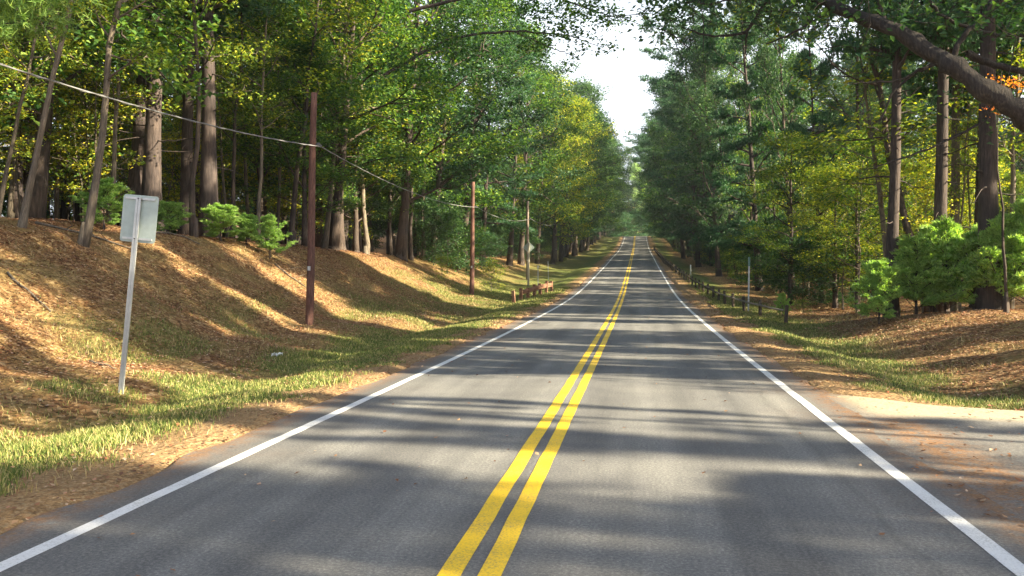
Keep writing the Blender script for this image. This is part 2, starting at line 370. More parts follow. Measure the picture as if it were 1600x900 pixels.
# the sheet follows the road's slight drift
GXX = GX + (road_x(GY) + .83)
GZ = ground(GXX, GY)
gm = MB(); ni, nj = GX.shape
ii = np.arange(ni - 1)[:, None] * nj; jj = np.arange(nj - 1)[None, :]
gm.add(np.stack([GXX, GY, GZ], -1).reshape(-1, 3), np.stack([ii + jj, ii + nj + jj, ii + nj + jj + 1, ii + jj + 1], -1).reshape(-1, 4))
def masks(X, Y):
    d = X - road_x(Y); ad = np.abs(d); left = d < 0
    n1 = vnoise(X, Y, 1.7, 11); n2 = vnoise(X, Y, .6, 12); n3 = vnoise(X, Y, 5, 13)
    far = sstep(38, 70, Y)
    gl = sstep(3.85, 4.7, ad + (n2 - .5) * .9) * (1 - sstep(6.0, 7.6 + 4 * far, ad + (n1 - .5) * 3.0 + (n3 - .5) * 2.5))
    gl = np.maximum(gl, .5 * sstep(.55, .72, n1) * (1 - sstep(9, 12, ad)) * sstep(5, 6, ad))
    gl = np.maximum(gl, sstep(24, 55, Y) * .85 * sstep(4.5, 5.5, ad) * (1 - sstep(9, 14, ad)) * sstep(.15, .55, n1))
    gr = sstep(4.4, 5.2, ad + (n2 - .5) * 1.0) * (1 - sstep(6.0, 7.4, ad + (n1 - .5) * 2.2)) * sstep(12.4, 13.6, Y + .05 * ad)
    gr = np.maximum(gr, .6 * sstep(18, 26, Y) * sstep(5, 6, ad) * (1 - sstep(6.5, 7.8, ad)))
    g = np.where(left, gl, gr)
    dt = (1 - sstep(4.0, 4.7, ad + (n2 - .5) * .8)) 
    dt = np.where(left, dt, np.maximum(dt, (1 - sstep(12.8, 14.2, Y)) * (ad > 3)))
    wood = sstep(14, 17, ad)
    return g, dt, wood
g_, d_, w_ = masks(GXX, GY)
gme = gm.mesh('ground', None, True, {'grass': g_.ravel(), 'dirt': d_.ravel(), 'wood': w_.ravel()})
def ground_mat():
    m, nt, p = newmat('ground_litter')
    tc = nt.nodes.new('ShaderNodeTexCoord'); P = tc.outputs['Object']
    def A(n): a = nt.nodes.new('ShaderNodeAttribute'); a.attribute_name = n; return a.outputs['Fac']
    vo = nt.nodes.new('ShaderNodeTexVoronoi'); vo.inputs['Scale'].default_value = 13; nt.links.new(P, vo.inputs['Vector'])
    sx = nt.nodes.new('ShaderNodeSeparateColor'); nt.links.new(vo.outputs['Color'], sx.inputs[0])
    n1 = noise(nt, P, .7, 5, .65); n2 = noise(nt, P, 30, 4, .7); n3 = noise(nt, P, 4, 4, .6)
    f = math_(nt, 'ADD', math_(nt, 'MULTIPLY', sx.outputs[0], .6), math_(nt, 'MULTIPLY', n3.outputs[0], .5))
    litter = ramp(nt, f, [(.2, (.08, .038, .02)), (.42, (.16, .078, .035)), (.58, (.25, .13, .058)), (.72, (.33, .19, .09)), (.9, (.52, .36, .2))])
    straw = ramp(nt, n2.outputs[0], [(.3, (.14, .11, .04)), (.6, (.32, .25, .10)), (.8, (.42, .34, .16))])
    sm = ramp(nt, n1.outputs[0], [(.42, (0, 0, 0)), (.62, (1, 1, 1))])
    c = mixc(nt, math_(nt, 'MULTIPLY', sm.outputs[0], .6), litter.outputs[0], straw.outputs[0])
    grass = ramp(nt, n2.outputs[0], [(.3, (.045, .075, .018)), (.6, (.10, .15, .03)), (.85, (.20, .22, .06))])
    c = mixc(nt, math_(nt, 'MULTIPLY', A('grass'), .85), c, grass.outputs[0])
    dirt = ramp(nt, n2.outputs[0], [(.3, (.15, .085, .04)), (.5, (.32, .20, .10)), (.8, (.50, .39, .24))])
    c = mixc(nt, A('dirt'), c, dirt.outputs[0])
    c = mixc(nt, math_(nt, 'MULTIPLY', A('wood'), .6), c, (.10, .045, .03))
    nt.links.new(c, p.inputs['Base Color']); p.inputs['Roughness'].default_value = .95; p.inputs['Specular IOR Level'].default_value = .2
    h = math_(nt, 'ADD', n2.outputs[0], math_(nt, 'MULTIPLY', vo.outputs['Distance'], 1.2))
    bump(nt, p, h, .8, .04)
    return m
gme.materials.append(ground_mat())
tag(link('ground', gme), kind='structure')

# ------------------------------------------------------------------ road
def asphalt_mat(name, drive=False):
    m, nt, p = newmat(name)
    tc = nt.nodes.new('ShaderNodeTexCoord'); P = tc.outputs['Object']
    n1 = noise(nt, P, 38, 6, .9); n2 = noise(nt, P, 1.2, 5, .6)
    mp = nt.nodes.new('ShaderNodeMapping'); mp.inputs['Scale'].default_value = (1.0, .06, 1); nt.links.new(P, mp.inputs[0])
    n3 = noise(nt, mp.outputs[0], 2.2, 4, .55)
    base = ramp(nt, n1.outputs[0], [(.3, (.06, .062, .068)), (.5, (.155, .154, .155)), (.7, (.36, .35, .33))])
    v = ramp(nt, n2.outputs[0], [(.3, (.84, .84, .86)), (.7, (1.14, 1.13, 1.1))])
    w = ramp(nt, n3.outputs[0], [(.35, (.82, .82, .83)), (.65, (1.12, 1.12, 1.12))])
    c = mixc(nt, 1.0, mixc(nt, 1.0, base.outputs[0], v.outputs[0], 'MULTIPLY'), w.outputs[0], 'MULTIPLY')
    a = nt.nodes.new('ShaderNodeAttribute'); a.attribute_name = 'litter'
    nn = noise(nt, P, 7, 5, .75)
    lf = math_(nt, 'MULTIPLY', a.outputs['Fac'], ramp(nt, nn.outputs[0], [(.36, (0, 0, 0)), (.56, (1, 1, 1))]).outputs[0])
    n4 = noise(nt, P, 40, 3)
    c = mixc(nt, math_(nt, 'MULTIPLY', lf, .85), c, ramp(nt, n4.outputs[0], [(.35, (.16, .07, .028)), (.65, (.36, .19, .08))]).outputs[0])
    if drive:
        a2 = nt.nodes.new('ShaderNodeAttribute'); a2.attribute_name = 'sand'; n6 = noise(nt, P, 25, 5, .7)
        sand = ramp(nt, n6.outputs[0], [(.3, (.30, .25, .18)), (.55, (.46, .40, .29)), (.8, (.60, .54, .42))])
        c = mixc(nt, math_(nt, 'MULTIPLY', a2.outputs['Fac'], .9), c, sand.outputs[0])
    if not drive:
        sp0 = nt.nodes.new('ShaderNodeSeparateXYZ'); nt.links.new(P, sp0.inputs[0])
        tr_ = math_(nt, 'SINE', math_(nt, 'MULTIPLY', math_(nt, 'ADD', sp0.outputs[0], .35), 3.9))   # polished wheel tracks
        c = mixc(nt, 1.0, c, ramp(nt, math_(nt, 'ADD', math_(nt, 'MULTIPLY', tr_, .3), math_(nt, 'MULTIPLY', n3.outputs[0], .8)), [(.1, (.86, .86, .87)), (.7, (1.1, 1.1, 1.09))]).outputs[0], 'MULTIPLY')
        n7 = noise(nt, P, 3.2, 5, .7); st = ramp(nt, n7.outputs[0], [(.66, (0, 0, 0)), (.74, (1, 1, 1))])
        c = mixc(nt, math_(nt, 'MULTIPLY', st.outputs[0], .3), c, (.06, .06, .06))
        # tar seams, thin and wandering
        sp = nt.nodes.new('ShaderNodeSeparateXYZ'); nt.links.new(P, sp.inputs[0])
        mp2 = nt.nodes.new('ShaderNodeMapping'); mp2.inputs['Scale'].default_value = (.0, .35, 0); nt.links.new(P, mp2.inputs[0])
        n5 = noise(nt, mp2.outputs[0], 1.0, 3)
        for x0, wd in ((1.45, .03),):
            dx = math_(nt, 'ABSOLUTE', math_(nt, 'SUBTRACT', math_(nt, 'SUBTRACT', sp.outputs[0], x0), math_(nt, 'MULTIPLY', n5.outputs[0], .6)))
            k = math_(nt, 'MULTIPLY', math_(nt, 'LESS_THAN', dx, wd), .16)
            c = mixc(nt, k, c, (.05, .05, .052))
    nt.links.new(c, p.inputs['Base Color']); p.inputs['Roughness'].default_value = .82; p.inputs['Specular IOR Level'].default_value = .35
    bump(nt, p, n1.outputs[0], .45, .006)
    return m
ry = axis([(-60, 0, 3), (0, 60, .25), (60, 300, 1.5)])
rx = np.array([-1, -.97, -.9, -.6, -.3, 0, .3, .6, .9, .97, 1.])
RXc, RYc = np.meshgrid(rx, ry, indexing='ij')
edge = 3.58 + (vnoise(RYc * 0 + np.sign(RXc) * 9, RYc, .7, 21) - .5) * .22 + (vnoise(RYc * 0 + np.sign(RXc) * 5, RYc, 3.1, 22) - .5) * .2
RD = RXc * edge
rm = MB(); ni, nj = RD.shape
ii = np.arange(ni - 1)[:, None] * nj; jj = np.arange(nj - 1)[None, :]
rm.add(np.stack([road_x(RYc) + RD, RYc, road_z(RYc)], -1).reshape(-1, 3), np.stack([ii + jj, ii + nj + jj, ii + nj + jj + 1, ii + jj + 1], -1).reshape(-1, 4))
lit = sstep(3.15, 3.6, np.abs(RD))
tag(link('road', rm.mesh('road', asphalt_mat('asphalt'), False, {'litter': lit.ravel()})), kind='structure')
def stripe(name, off, w, mat, z=.004):
    y = ry; c = road_x(y) + off; hz = road_z(y) + z; b = MB()
    j = (vnoise(y * 0 + off * 7, y, .5, 31) - .5) * .012
    v = np.stack([np.stack([c - w / 2 + j, y, hz], -1), np.stack([c + w / 2 + j, y, hz], -1)], 1).reshape(-1, 3)
    i = np.arange(len(y) - 1) * 2
    b.add(v, np.stack([i, i + 1, i + 3, i + 2], -1))
    return tag(link(name, b.mesh(name, mat, False)), kind='structure')
def paint(name, col, worn):
    m, nt, p = newmat(name); tc = nt.nodes.new('ShaderNodeTexCoord')
    n = noise(nt, tc.outputs['Object'], 60, 4, .75); n2 = noise(nt, tc.outputs['Object'], 2.5, 4)
    f = math_(nt, 'ADD', math_(nt, 'MULTIPLY', n.outputs[0], .8), math_(nt, 'MULTIPLY', n2.outputs[0], .35))
    r = ramp(nt, f, [(.44, worn), (.57, tuple(q * .9 for q in col)), (.75, col)])
    nt.links.new(r.outputs[0], p.inputs['Base Color']); p.inputs['Roughness'].default_value = .6
    bump(nt, p, n.outputs[0], .3, .004); return m
WHITE = paint('white_paint', (.80, .80, .82), (.45, .45, .45)); YELLOW = paint('yellow_paint', (.92, .60, .02), (.42, .28, .08))
stripe('white_edge_line', -3.03, .13, WHITE); stripe('white_edge_line', 3.13, .13, WHITE)
stripe('yellow_centre_line', -.16 - .118, .14, YELLOW); stripe('yellow_centre_line', -.16 + .118, .14, YELLOW)
# paved apron of a side drive
dm = MB(); 
dxs = np.concatenate([np.linspace(2.4, 6, 40), np.linspace(6.3, 26, 30)]); dvs = np.linspace(0, 1, 60)
DX, DV = np.meshgrid(dxs, dvs, indexing='ij')
top = np.interp(DX, [2.4, 2.9, 3.6, 5, 7, 10, 14, 18, 22, 26], [14.0, 13.0, 12.4, 11.8, 10.8, 8.2, 5.5, 1, -6, -15]) + (vnoise(DX, DX * 0, .5, 41) - .5) * .3
bot = np.interp(DX, [2.4, 3.4, 5, 8, 12, 15, 18, 26], [-7, -4, -1, 1.2, -1.5, -6, -12, -30])
DY = bot + (top - bot) * DV
ni, nj = DX.shape; ii = np.arange(ni - 1)[:, None] * nj; jj = np.arange(nj - 1)[None, :]
dm.add(np.stack([DX, DY, DX * 0 - .008], -1).reshape(-1, 3), np.stack([ii + jj, ii + nj + jj, ii + nj + jj + 1, ii + jj + 1], -1).reshape(-1, 4))
dd = DX - road_x(DY)
seam = 1.2 * np.exp(-((dd - 3.95) / .3) ** 2) + .6 * (1 - sstep(4, 7.0, DY)) * sstep(3.5, 3.9, dd) + .06
seam *= (1 - .8 * sstep(10.4, 11.4, DY))
seam += 1.0 * sstep(.93, 1, DV)
tag(link('side_drive', dm.mesh('side_drive', asphalt_mat('drive_asphalt', True), False, {'litter': np.clip(seam, 0, 1).ravel(), 'sand': (sstep(11.0, 11.5, DY + .12 * (DX - 3)) * sstep(2.6, 3.2, DX)).ravel()})), kind='structure')

# ------------------------------------------------------------------ poles, cable, signs, rails
def wood_mat(name, a, b, c): return barkmat(name, a, b, c, 2.2)
POLEWOOD = wood_mat('pole_wood', (.05, .024, .02), (.13, .062, .05), (.22, .12, .095))
POLEGREY = wood_mat('pole_wood_grey', (.09, .07, .06), (.20, .16, .14), (.30, .25, .21))
def metal(name, col, rough=.45, met=.8):
    m, nt, p = newmat(name); tc = nt.nodes.new('ShaderNodeTexCoord'); n = noise(nt, tc.outputs['Object'], 9, 4)
    r = ramp(nt, n.outputs[0], [(.3, tuple(q * .82 for q in col)), (.7, col)])
    nt.links.new(r.outputs[0], p.inputs['Base Color']); p.inputs['Roughness'].default_value = rough; p.inputs['Metallic'].default_value = met
    return m
GALV = metal('galvanised_steel', (.52, .54, .55), .45, .55); ALU = metal('sign_back_aluminium', (.40, .47, .45), .5, .25)
IRON = metal('dark_iron', (.12, .12, .12), .6, .6)
CABLE = metal('cable_jacket', (.24, .24, .25), .6, .2)
PATT = []
def utility_pole(px, D, h, r, attach, label, mat=POLEWOOD, lean=0.0):
    x, y = base(px, D); z = gz(x, y)
    root = empty('utility_pole', (x, y, z), (0, lean, 0)); tag(root, label, 'utility pole', 'utility poles along the bank')
    b = MB(); zz = np.linspace(-.5, h, 12); b.tube(np.c_[np.sin(zz * .9) * .012, zz * 0, zz], np.linspace(r * 1.08, r * .78, 12), 14)
    link('shaft', b.mesh('shaft', mat), root)
    b = MB(); b.box((r + .05, 0, attach), (.10, .07, .12)); b.tube([(r * .2, 0, attach), (r + .12, 0, attach)], .015, 6); b.tube([(r + .12, -.05, attach - .03), (r + .12, .05, attach - .03)], .03, 6)
    link('cable_clamp', b.mesh('cable_clamp', IRON, False), root)
    b = MB(); b.box((0, -r * .98, 1.7), (.09, .006, .13)); link('number_tag', b.mesh('number_tag', GALV, False), root)
    PATT.append(Vector((x, y, z)) + Vector((r + .12 + math.sin(lean) * attach, 0, attach - .06)))
    return root
PATT.append(Vector((-9.7, -4.0, 5.9)))
utility_pole(483, 25, 6.95, .118, 5.4, 'brown wooden utility pole, nearest and tallest on the bank', lean=R(1.5))
utility_pole(737, 50, 6.8, .135, 5.35, 'brown wooden utility pole, second from the camera, right of the tall near pole', lean=R(.8))
utility_pole(824.5, 73, 6.9, .14, 5.4, 'grey wooden utility pole behind the diamond sign', POLEGREY)
utility_pole(869, 111, 6.8, .14, 5.3, 'thin dark utility pole farthest up the road on the left', POLEGREY)
def cable(pts, sag, rad, label):
    b = MB()
    for a, c in zip(pts[:-1], pts[1:]):
        t = np.linspace(0, 1, 40)[:, None]; q = np.array(a) * (1 - t) + np.array(c) * t
        s_ = sag[0] if a is pts[0] else sag[1]
        q[:, 2] -= (4 * t * (1 - t))[:, 0] * s_
        b.tube(q, rad, 6)
        u = np.linspace(0, 1, 260)[:, None]; qq = np.array(a) * (1 - u) + np.array(c) * u; qq[:, 2] -= (4 * u * (1 - u))[:, 0] * s_
        ang = u[:, 0] * 150
        qq[:, 0] += np.cos(ang) * rad * 1.3; qq[:, 2] += np.sin(ang) * rad * 1.3
        b.tube(qq, rad * .35, 4)
    return tag(link('overhead_cable', b.mesh('overhead_cable', CABLE)), label, 'cable')
cable(PATT, (.78, .45), .014, 'twisted grey overhead cable sagging between the wooden utility poles')

# near sign seen from the back
sx_, sy_ = base(188, 13.2); sz_ = gz(sx_, sy_)
sg = empty('road_sign', (sx_, sy_, sz_), (R(-1.5), R(5.2), YAW * .2)); tag(sg, 'back of a rectangular grey road sign on a leaning steel post', 'road sign')
b = MB(); b.box((0, 0, 1.42), (.012, .034, 3.44)); b.box((-.024, -.02, 1.42), (.036, .008, 3.44)); b.box((.024, -.02, 1.42), (.036, .008, 3.44))
b.box((-.03, -.004, 1.42), (.006, .034, 3.44)); b.box((.03, -.004, 1.42), (.006, .034, 3.44))
link('post', b.mesh('sign_post', GALV, False), sg)
def plate(w, h, r, t, zc, rot=0, n=6):
    pts = []
    for cx, cz, a0 in ((w / 2 - r, h / 2 - r, 0), (-w / 2 + r, h / 2 - r, 90), (-w / 2 + r, -h / 2 + r, 180), (w / 2 - r, -h / 2 + r, 270)):
        for k in range(n + 1):
            a = R(a0 + 90 * k / n); pts.append((cx + r * math.cos(a), cz + r * math.sin(a)))
    c, s = math.cos(rot), math.sin(rot); pts = [(x * c - z * s, x * s + z * c + zc) for x, z in pts]
    v = [(x, 0, z) for x, z in pts] + [(x, t, z) for x, z in pts] + [(0, 0, zc), (0, t, zc)]; m_ = len(pts)
    f = [[k, (k + 1) % m_, 2 * m_, 2 * m_] for k in range(m_)] + [[m_ + (k + 1) % m_, m_ + k, 2 * m_ + 1, 2 * m_ + 1] for k in range(m_)] + [[(k + 1) % m_, k, m_ + k, m_ + (k + 1) % m_] for k in range(m_)]
    b = MB(); b.add(v, f); return b
pl = plate(.60, .75, .045, .003, 0); o = link('plate', pl.mesh('plate', ALU, False), sg, (0.02, .02, 2.80))
for zz in (3.12, 2.48):
    b = MB(); b.box((.02, .008, zz), (.5, .020, .035)); link('bracket', b.mesh('bracket', GALV, False), sg)
    b = MB(); b.tube([(0, -.045, zz), (0, .03, zz)], .009, 6); link('bolt', b.mesh('bolt', IRON, False), sg)
# diamond sign, seen from the back
dx_, dy_ = base(825.5, 66); dg = empty('road_sign', (dx_, dy_, gz(dx_, dy_)), (0, R(.6), 0)); tag(dg, 'back of a small diamond road sign on a pale post before a grey pole', 'road sign')
b = MB(); b.box((0, -.03, 1.45), (.14, .14, 3.9)); m_, nt_, p_ = newmat('bleached_post'); p_.inputs['Base Color'].default_value = (.50, .45, .36, 1); p_.inputs['Roughness'].default_value = .8
_n = noise(nt_, None, 6); nt_.links.new(ramp(nt_, _n.outputs[0], [(.3, (.36, .31, .24)), (.7, (.56, .50, .40))]).outputs[0], p_.inputs['Base Color'])
link('post', b.mesh('pale_post', m_, False), dg); link('plate', plate(.66, .66, .05, .004, 0, R(45)).mesh('diamond_plate', ALU, False), dg, (0, .05, 3.0))
# two thin stakes beside it
for px, D, h, lab in ((841, 60, 1.9, 'thin grey steel stake beside the rusty guide rail'), (857, 72, 1.8, 'thin dark stake right of and beyond the grey steel stake')):
    x, y = base(px, D); b = MB(); b.box((0, 0, h / 2 - .2), (.05, .012, h + .4)); b.box((.022, -.014, h / 2 - .2), (.006, .03, h + .4)); b.box((-.022, -.014, h / 2 - .2), (.006, .03, h + .4)); b.box((0, .012, h - .12), (.09, .006, .18))
    tag(link('marker_stake', b.mesh('marker_stake', GALV, False), None, (x, y, gz(x, y)), (0, R(random.uniform(-2, 2)), 0)), lab, 'stake')
# rusty guide rail on the left
RUST = barkmat('rusty_rail', (.10, .045, .03), (.22, .11, .07), (.36, .22, .15), 3)
rr0 = np.array(base(803, 47.5)); rr1 = np.array(base(862, 56.0)); 
rg = empty('guide_rail', (rr0[0], rr0[1], gz(*rr0))); tag(rg, 'short rusty brown guide rail on stubby posts at the foot of the left bank', 'guide rail')
dirv = rr1 - rr0; Ln = np.linalg.norm(dirv); ang = math.atan2(dirv[1], dirv[0]); org = np.array([rr0[0], rr0[1], gz(*rr0)])
npst = 7
for k in range(npst):
    q = rr0 + dirv * (k / (npst - 1)); b = MB(); b.box((0, 0, .22), (.17, .17, 1.0), Matrix.Rotation(ang, 3, 'Z')); link('post', b.mesh('rail_post', RUST, False), rg, (q[0] - org[0], q[1] - org[1], gz(*q) - org[2] + [0, .03, -.05, .04, 0, .06, .02][k]), (R(random.uniform(-4, 4)), R(random.uniform(-5, 5)), 0))
for k in range(npst - 1):
    if k == 0: continue
    a = rr0 + dirv * (k / (npst - 1)); c = rr0 + dirv * ((k + 1) / (npst - 1)); mid = (a + c) / 2
    za, zc = gz(*a) + .5, gz(*c) + .5; b = MB(); L_ = np.linalg.norm(c - a)
    b.box((0, 0, 0), (L_ * .98, .09, .26)); b.box((0, -.06, .02), (L_ * .96, .04, .09))
    link('rail', b.mesh('rail_beam', RUST, False), rg, (mid[0] - org[0], mid[1] - org[1], (za + zc) / 2 - org[2]), (0, -math.atan2(zc - za, L_), ang))
# wooden-post guide rail on the right, following the road
DARKPOST = wood_mat('rail_post_wood', (.035, .028, .022), (.085, .065, .05), (.15, .12, .09)); RAILW = wood_mat('weathered_rail', (.14, .12, .10), (.27, .24, .20), (.38, .34, .29))
fpts = []
yy = 32.5
while yy < 175:
    off = 5.15 + 1.3 * math.exp(-(yy - 32) / 5.0) - 1.1 * min(1, max(0, (yy - 50) / 60)) ; fpts.append((float(road_x(yy)) + off, yy)); yy += 2.9
fr = empty('guide_rail', (fpts[0][0], fpts[0][1], gz(*fpts[0]))); tag(fr, 'long weathered wooden guide rail on dark posts along the right verge', 'guide rail'); fo = np.array(fr.location)
for k, (x, y) in enumerate(fpts):
    b = MB(); zz = np.array([-.4, 0, .3, .66, .70]); b.tube(np.c_[zz * 0, zz * 0, zz], [.072, .072, .07, .068, .045], 8)
    link('post', b.mesh('guide_post', DARKPOST), fr, (x - fo[0], y - fo[1], gz(x, y) - fo[2]), (R(random.uniform(-3, 3)), R(random.uniform(-4, 4)), 0))
for k in range(len(fpts) - 1):
    (xa, ya), (xb, yb) = fpts[k], fpts[k + 1]; za, zb = gz(xa, ya) + .5, gz(xb, yb) + .5; b = MB()
    b.tube([(xa - .1 - fo[0], ya - fo[1], za - fo[2]), ((xa + xb) / 2 - .1 - fo[0], (ya + yb) / 2 - fo[1], (za + zb) / 2 - fo[2] - .02), (xb - .1 - fo[0], yb - fo[1], zb - fo[2])], .04 if ya < 45 else .055, 6)
    link('rail', b.mesh('guide_rail_bar', RAILW if ya < 45 else DARKPOST), fr)
# thin post with a green blade
x, y = base(1169.5, 37.5); gp = empty('marker_post', (x, y, gz(x, y)), (0, R(.6), 0)); tag(gp, 'tall thin grey marker post with a narrow green blade at its top', 'marker post')
b = MB(); b.box((0, 0, 1.0), (.07, .014, 2.9)); b.box((.03, -.016, 1.0), (.008, .036, 2.9)); b.box((-.03, -.016, 1.0), (.008, .036, 2.9)); link('post', b.mesh('marker_pole', GALV, False), gp)
m_, nt_, p_ = newmat('green_blade'); p_.inputs['Base Color'].default_value = (.02, .17, .12, 1); p_.inputs['Roughness'].default_value = .5
b = MB(); b.box((0, .0, 2.25), (.09, .03, .42)); link('blade', b.mesh('blade', m_, False), gp)
# small white reflector post
x, y = base(1079, 78); m_, nt_, p_ = newmat('white_plastic'); p_.inputs['Base Color'].default_value = (.75, .75, .72, 1)
b = MB(); b.tube([(0, 0, -.3), (0, 0, .95), (0, 0, 1.0)], [.06, .06, .03], 8); tag(link('delineator', b.mesh('delineator', m_), None, (x, y, gz(x, y))), 'small white delineator standing by the right guide rail', 'delineator')
# scrap of litter in the verge
x, y = base(432, 19.0); b = MB(); rg_ = np.random.default_rng(3)
u_ = np.linspace(0, 1, 7); U, V = np.meshgrid(u_, u_, indexing='ij'); Zs = rg_.uniform(.0, .10, U.shape)
ii = np.arange(6)[:, None] * 7; jj = np.arange(6)[None, :]
b.add(np.stack([(U - .5) * .22, (V - .5) * .16, Zs], -1).reshape(-1, 3), np.stack([ii + jj, ii + 7 + jj, ii + 8 + jj, ii + jj + 1], -1).reshape(-1, 4))
tag(link('litter_scrap', b.mesh('litter_scrap', m_, False), None, (x, y, gz(x, y) + .02)), 'crumpled pale scrap lying in the grass of the left ditch', 'litter')
#PART3
# ------------------------------------------------------------------ trees placed one by one
def tree(px, D, key, label, group=None, **kw):
    x, y = base(px, D); return plant(key, x, y, label, group, **kw)
GL, GR = 'trees along the top of the left bank', 'trees on the right of the road'
tree(35, 21.5, 'slender', 'pale slender trunk leaning right, leftmost at the lip of the bank', GL, tilt=(R(13), 0), sxy=.85, s=1.0, variant=0)
tree(130, 22.5, 'slender', 'pale leaning trunk just left of the rectangular sign', GL, tilt=(R(9), 0), sxy=1.1, s=1.05, variant=1)
tree(-4, 26, 'slender', 'very thin pale trunk leaning right at the far left edge', GL, tilt=(R(14), 0), sxy=.7, s=.9, variant=2)
tree(27, 33, 'pine_big', 'dark straight trunk at the far left behind the leaning pale one', GL, sxy=.65, s=.9, variant=0)
tree(176, 30, 'slender', 'thin grey trunk between the leaning trunk and the big dark pine', GL, sxy=.95, tilt=(R(4), 0), variant=3)
tree(239, 32, 'pine_big', 'massive dark pine trunk rising directly behind the rectangular sign', GL, sxy=.95, s=1.0, variant=1)
tree(291, 35, 'pine_big', 'big reddish pine trunk, middle of the three thick ones', GL, sxy=.74, variant=2, tilt=(R(1), 0))
tree(327, 33.5, 'pine_big', 'thick dark pine trunk, rightmost of the three thick ones', GL, sxy=.9, variant=0)
tree(304, 29.5, 'slender', 'straight dark slender trunk standing before the thick pines', GL, sxy=1.05, s=1.1, variant=2, bark=BARK_DARK, tilt=(R(1.5), 0))
tree(362, 36, 'slender', 'slim dark trunk right of the thick pines', GL, sxy=1.0, variant=3, bark=BARK_DARK, tilt=(R(4), 0))
tree(403, 36, 'slender', 'thin pale trunk above the bright bush on the bank', GL, sxy=.9, variant=0, tilt=(R(3), 0))
tree(456, 40, 'slender', 'brown trunk leaning right just left of the nearest pole', GL, sxy=1.4, s=1.2, variant=1, bark=BARK_DARK, tilt=(R(7), 0))
tree(507, 43.5, 'slender', 'grey trunk leaning right just right of the nearest pole', GL, sxy=1.4, s=1.3, variant=2, tilt=(R(6), 0))
tree(572, 50, 'slender', 'pale sunlit trunk midway between the two nearest poles', GL, sxy=1.6, s=1.0, variant=3)
tree(642, 56, 'slender', 'slim dark trunk left of the second pole', GL, sxy=1.4, s=1.2, variant=0, bark=BARK_DARK)
tree(664, 60, 'slender', 'straight grey trunk nearest the left side of the second pole', GL, sxy=1.5, s=1.2, variant=1)
# bushes on the bank
GB = 'young pines on the left bank'
tree(163, 25.5, 'young_pine', 'soft green young pine between the leaning trunk and the rectangular sign', GB, s=.55, sxy=.7)
tree(262, 29, 'young_pine', 'low dark young pine just right of the rectangular sign', GB, s=.42, sxy=.6)
tree(345, 31, 'young_pine', 'wide dark green young pine on the bank, left of the bright one', GB, s=.48, sxy=.85)
tree(385, 32.5, 'young_pine', 'small green young pine between the wide dark one and the bright one', GB, s=.42, sxy=.6)
tree(422, 32, 'young_pine', 'bright green young pine on the bank left of the nearest pole', GB, s=.58, sxy=.62, variant=1)
tree(768, 54, 'shrub', 'leafy green shrub on the bank right of the second pole', None, s=.8)
tree(690, 52, 'shrub', 'low green shrub on the bank left of the second pole', None, s=.6)
# right side
tree(1545, 26.5, 'pine_big', 'thickest dark pine trunk on the right, behind the bushy young pines', GR, sxy=.84, s=1.05, variant=1)
tree(1468, 29.5, 'pine_big', 'straight pine trunk second from the thickest on the right', GR, sxy=.68, s=.95, variant=2)
tree(1491, 33, 'pine_big', 'pale straight trunk between the two dark pines on the right', GR, sxy=.55, s=.9, variant=0, bark=BARK_PALE)
tree(1452, 31, 'slender', 'grey trunk leaning left beside the straight pine on the right', GR, sxy=1.6, s=1.2, variant=2, tilt=(R(-13), 0), bark=BARK_DARK)
tree(1393, 29.5, 'pine_big', 'sunlit pine trunk above the small round young pine', GR, sxy=.6, s=.95, variant=1)
tree(1577, 30, 'slender', 'thin pale trunk at the right edge, right of the thickest pine', GR, sxy=1.1, s=1.2, variant=3)
tree(1400, 34, 'dead_tree', 'broken dead tree with pale forked limbs among the right pines', GR, sxy=1.2, s=.9, tilt=(R(-8), 0))
tree(1334, 46, 'slender', 'dim slender trunk behind the yellow foliage', GR, sxy=1.7, s=1.4, variant=0, bark=BARK_DARK)
tree(1305, 42, 'yellow_tree', 'small tree with the brightest yellow leaves on the right', GR, s=.42, sxy=.62, variant=0)
tree(1235, 45, 'yellow_tree', 'yellow green small tree beyond the green topped marker post', GR, s=.55, sxy=.7, variant=1, leafm='under')
tree(1340, 40, 'yellow_tree', 'yellow green small tree right of the brightest yellow one', GR, s=.5, sxy=.6, variant=1, leafm='under')
rgo = np.random.default_rng(4); xo, yo = base(1572, 24.5)
T, F = build_tree(rgo, 7.1, .05, 5.8, .6, 170, None, .12, limbs=9, twigs=4, clump=.22, wander=.2)
om = empty('maple_tree', (xo, yo, gz(xo, yo))); tag(om, 'slim young maple with a small orange crown just under the great limb', 'tree'); link('trunk', T.mesh('orange_maple_trunk', BARK_DARK), om); link('crown', F.mesh('orange_maple_crown', LEAF['orange'], False), om)
GY_ = 'young pines before the right woods'
for px, D, s_, sx2, v, lab in ((1540, 28.5, 1.05, 1.2, 1, 'broad young pine hidden in part behind the thickest right trunk'), (1455, 29.2, 1.1, 1.1, 0, 'broad young pine at the back, left of the straight right trunk'), (1374, 26.5, .72, .75, 0, 'small round young pine, leftmost before the right woods'), (1432, 27.5, .9, 1.1, 1, 'bushy young pine left of the straight right trunk'), (1478, 28, 1.1, 1.1, 2, 'tall bright young pine in front of the straight right trunk'),
    (1522, 27, .92, 1.0, 0, 'bright young pine just left of the thickest right trunk'), (1568, 26, 1.05, 1.1, 1, 'bright young pine just right of the thickest right trunk'), (1612, 25.5, 1.25, 1.2, 2, 'tallest young pine at the right edge of the picture')):
    tree(px, D, 'young_pine', lab, GY_, s=s_, sxy=sx2, variant=v)
tree(1223, 35, 'young_pine', 'tiny bright seedling beside the nearest post of the right rail', None, s=.36, sxy=.3)
tree(1255, 36, 'shrub', 'low leafy weed clump right of the nearest rail post', None, s=.3, sxy=.45)

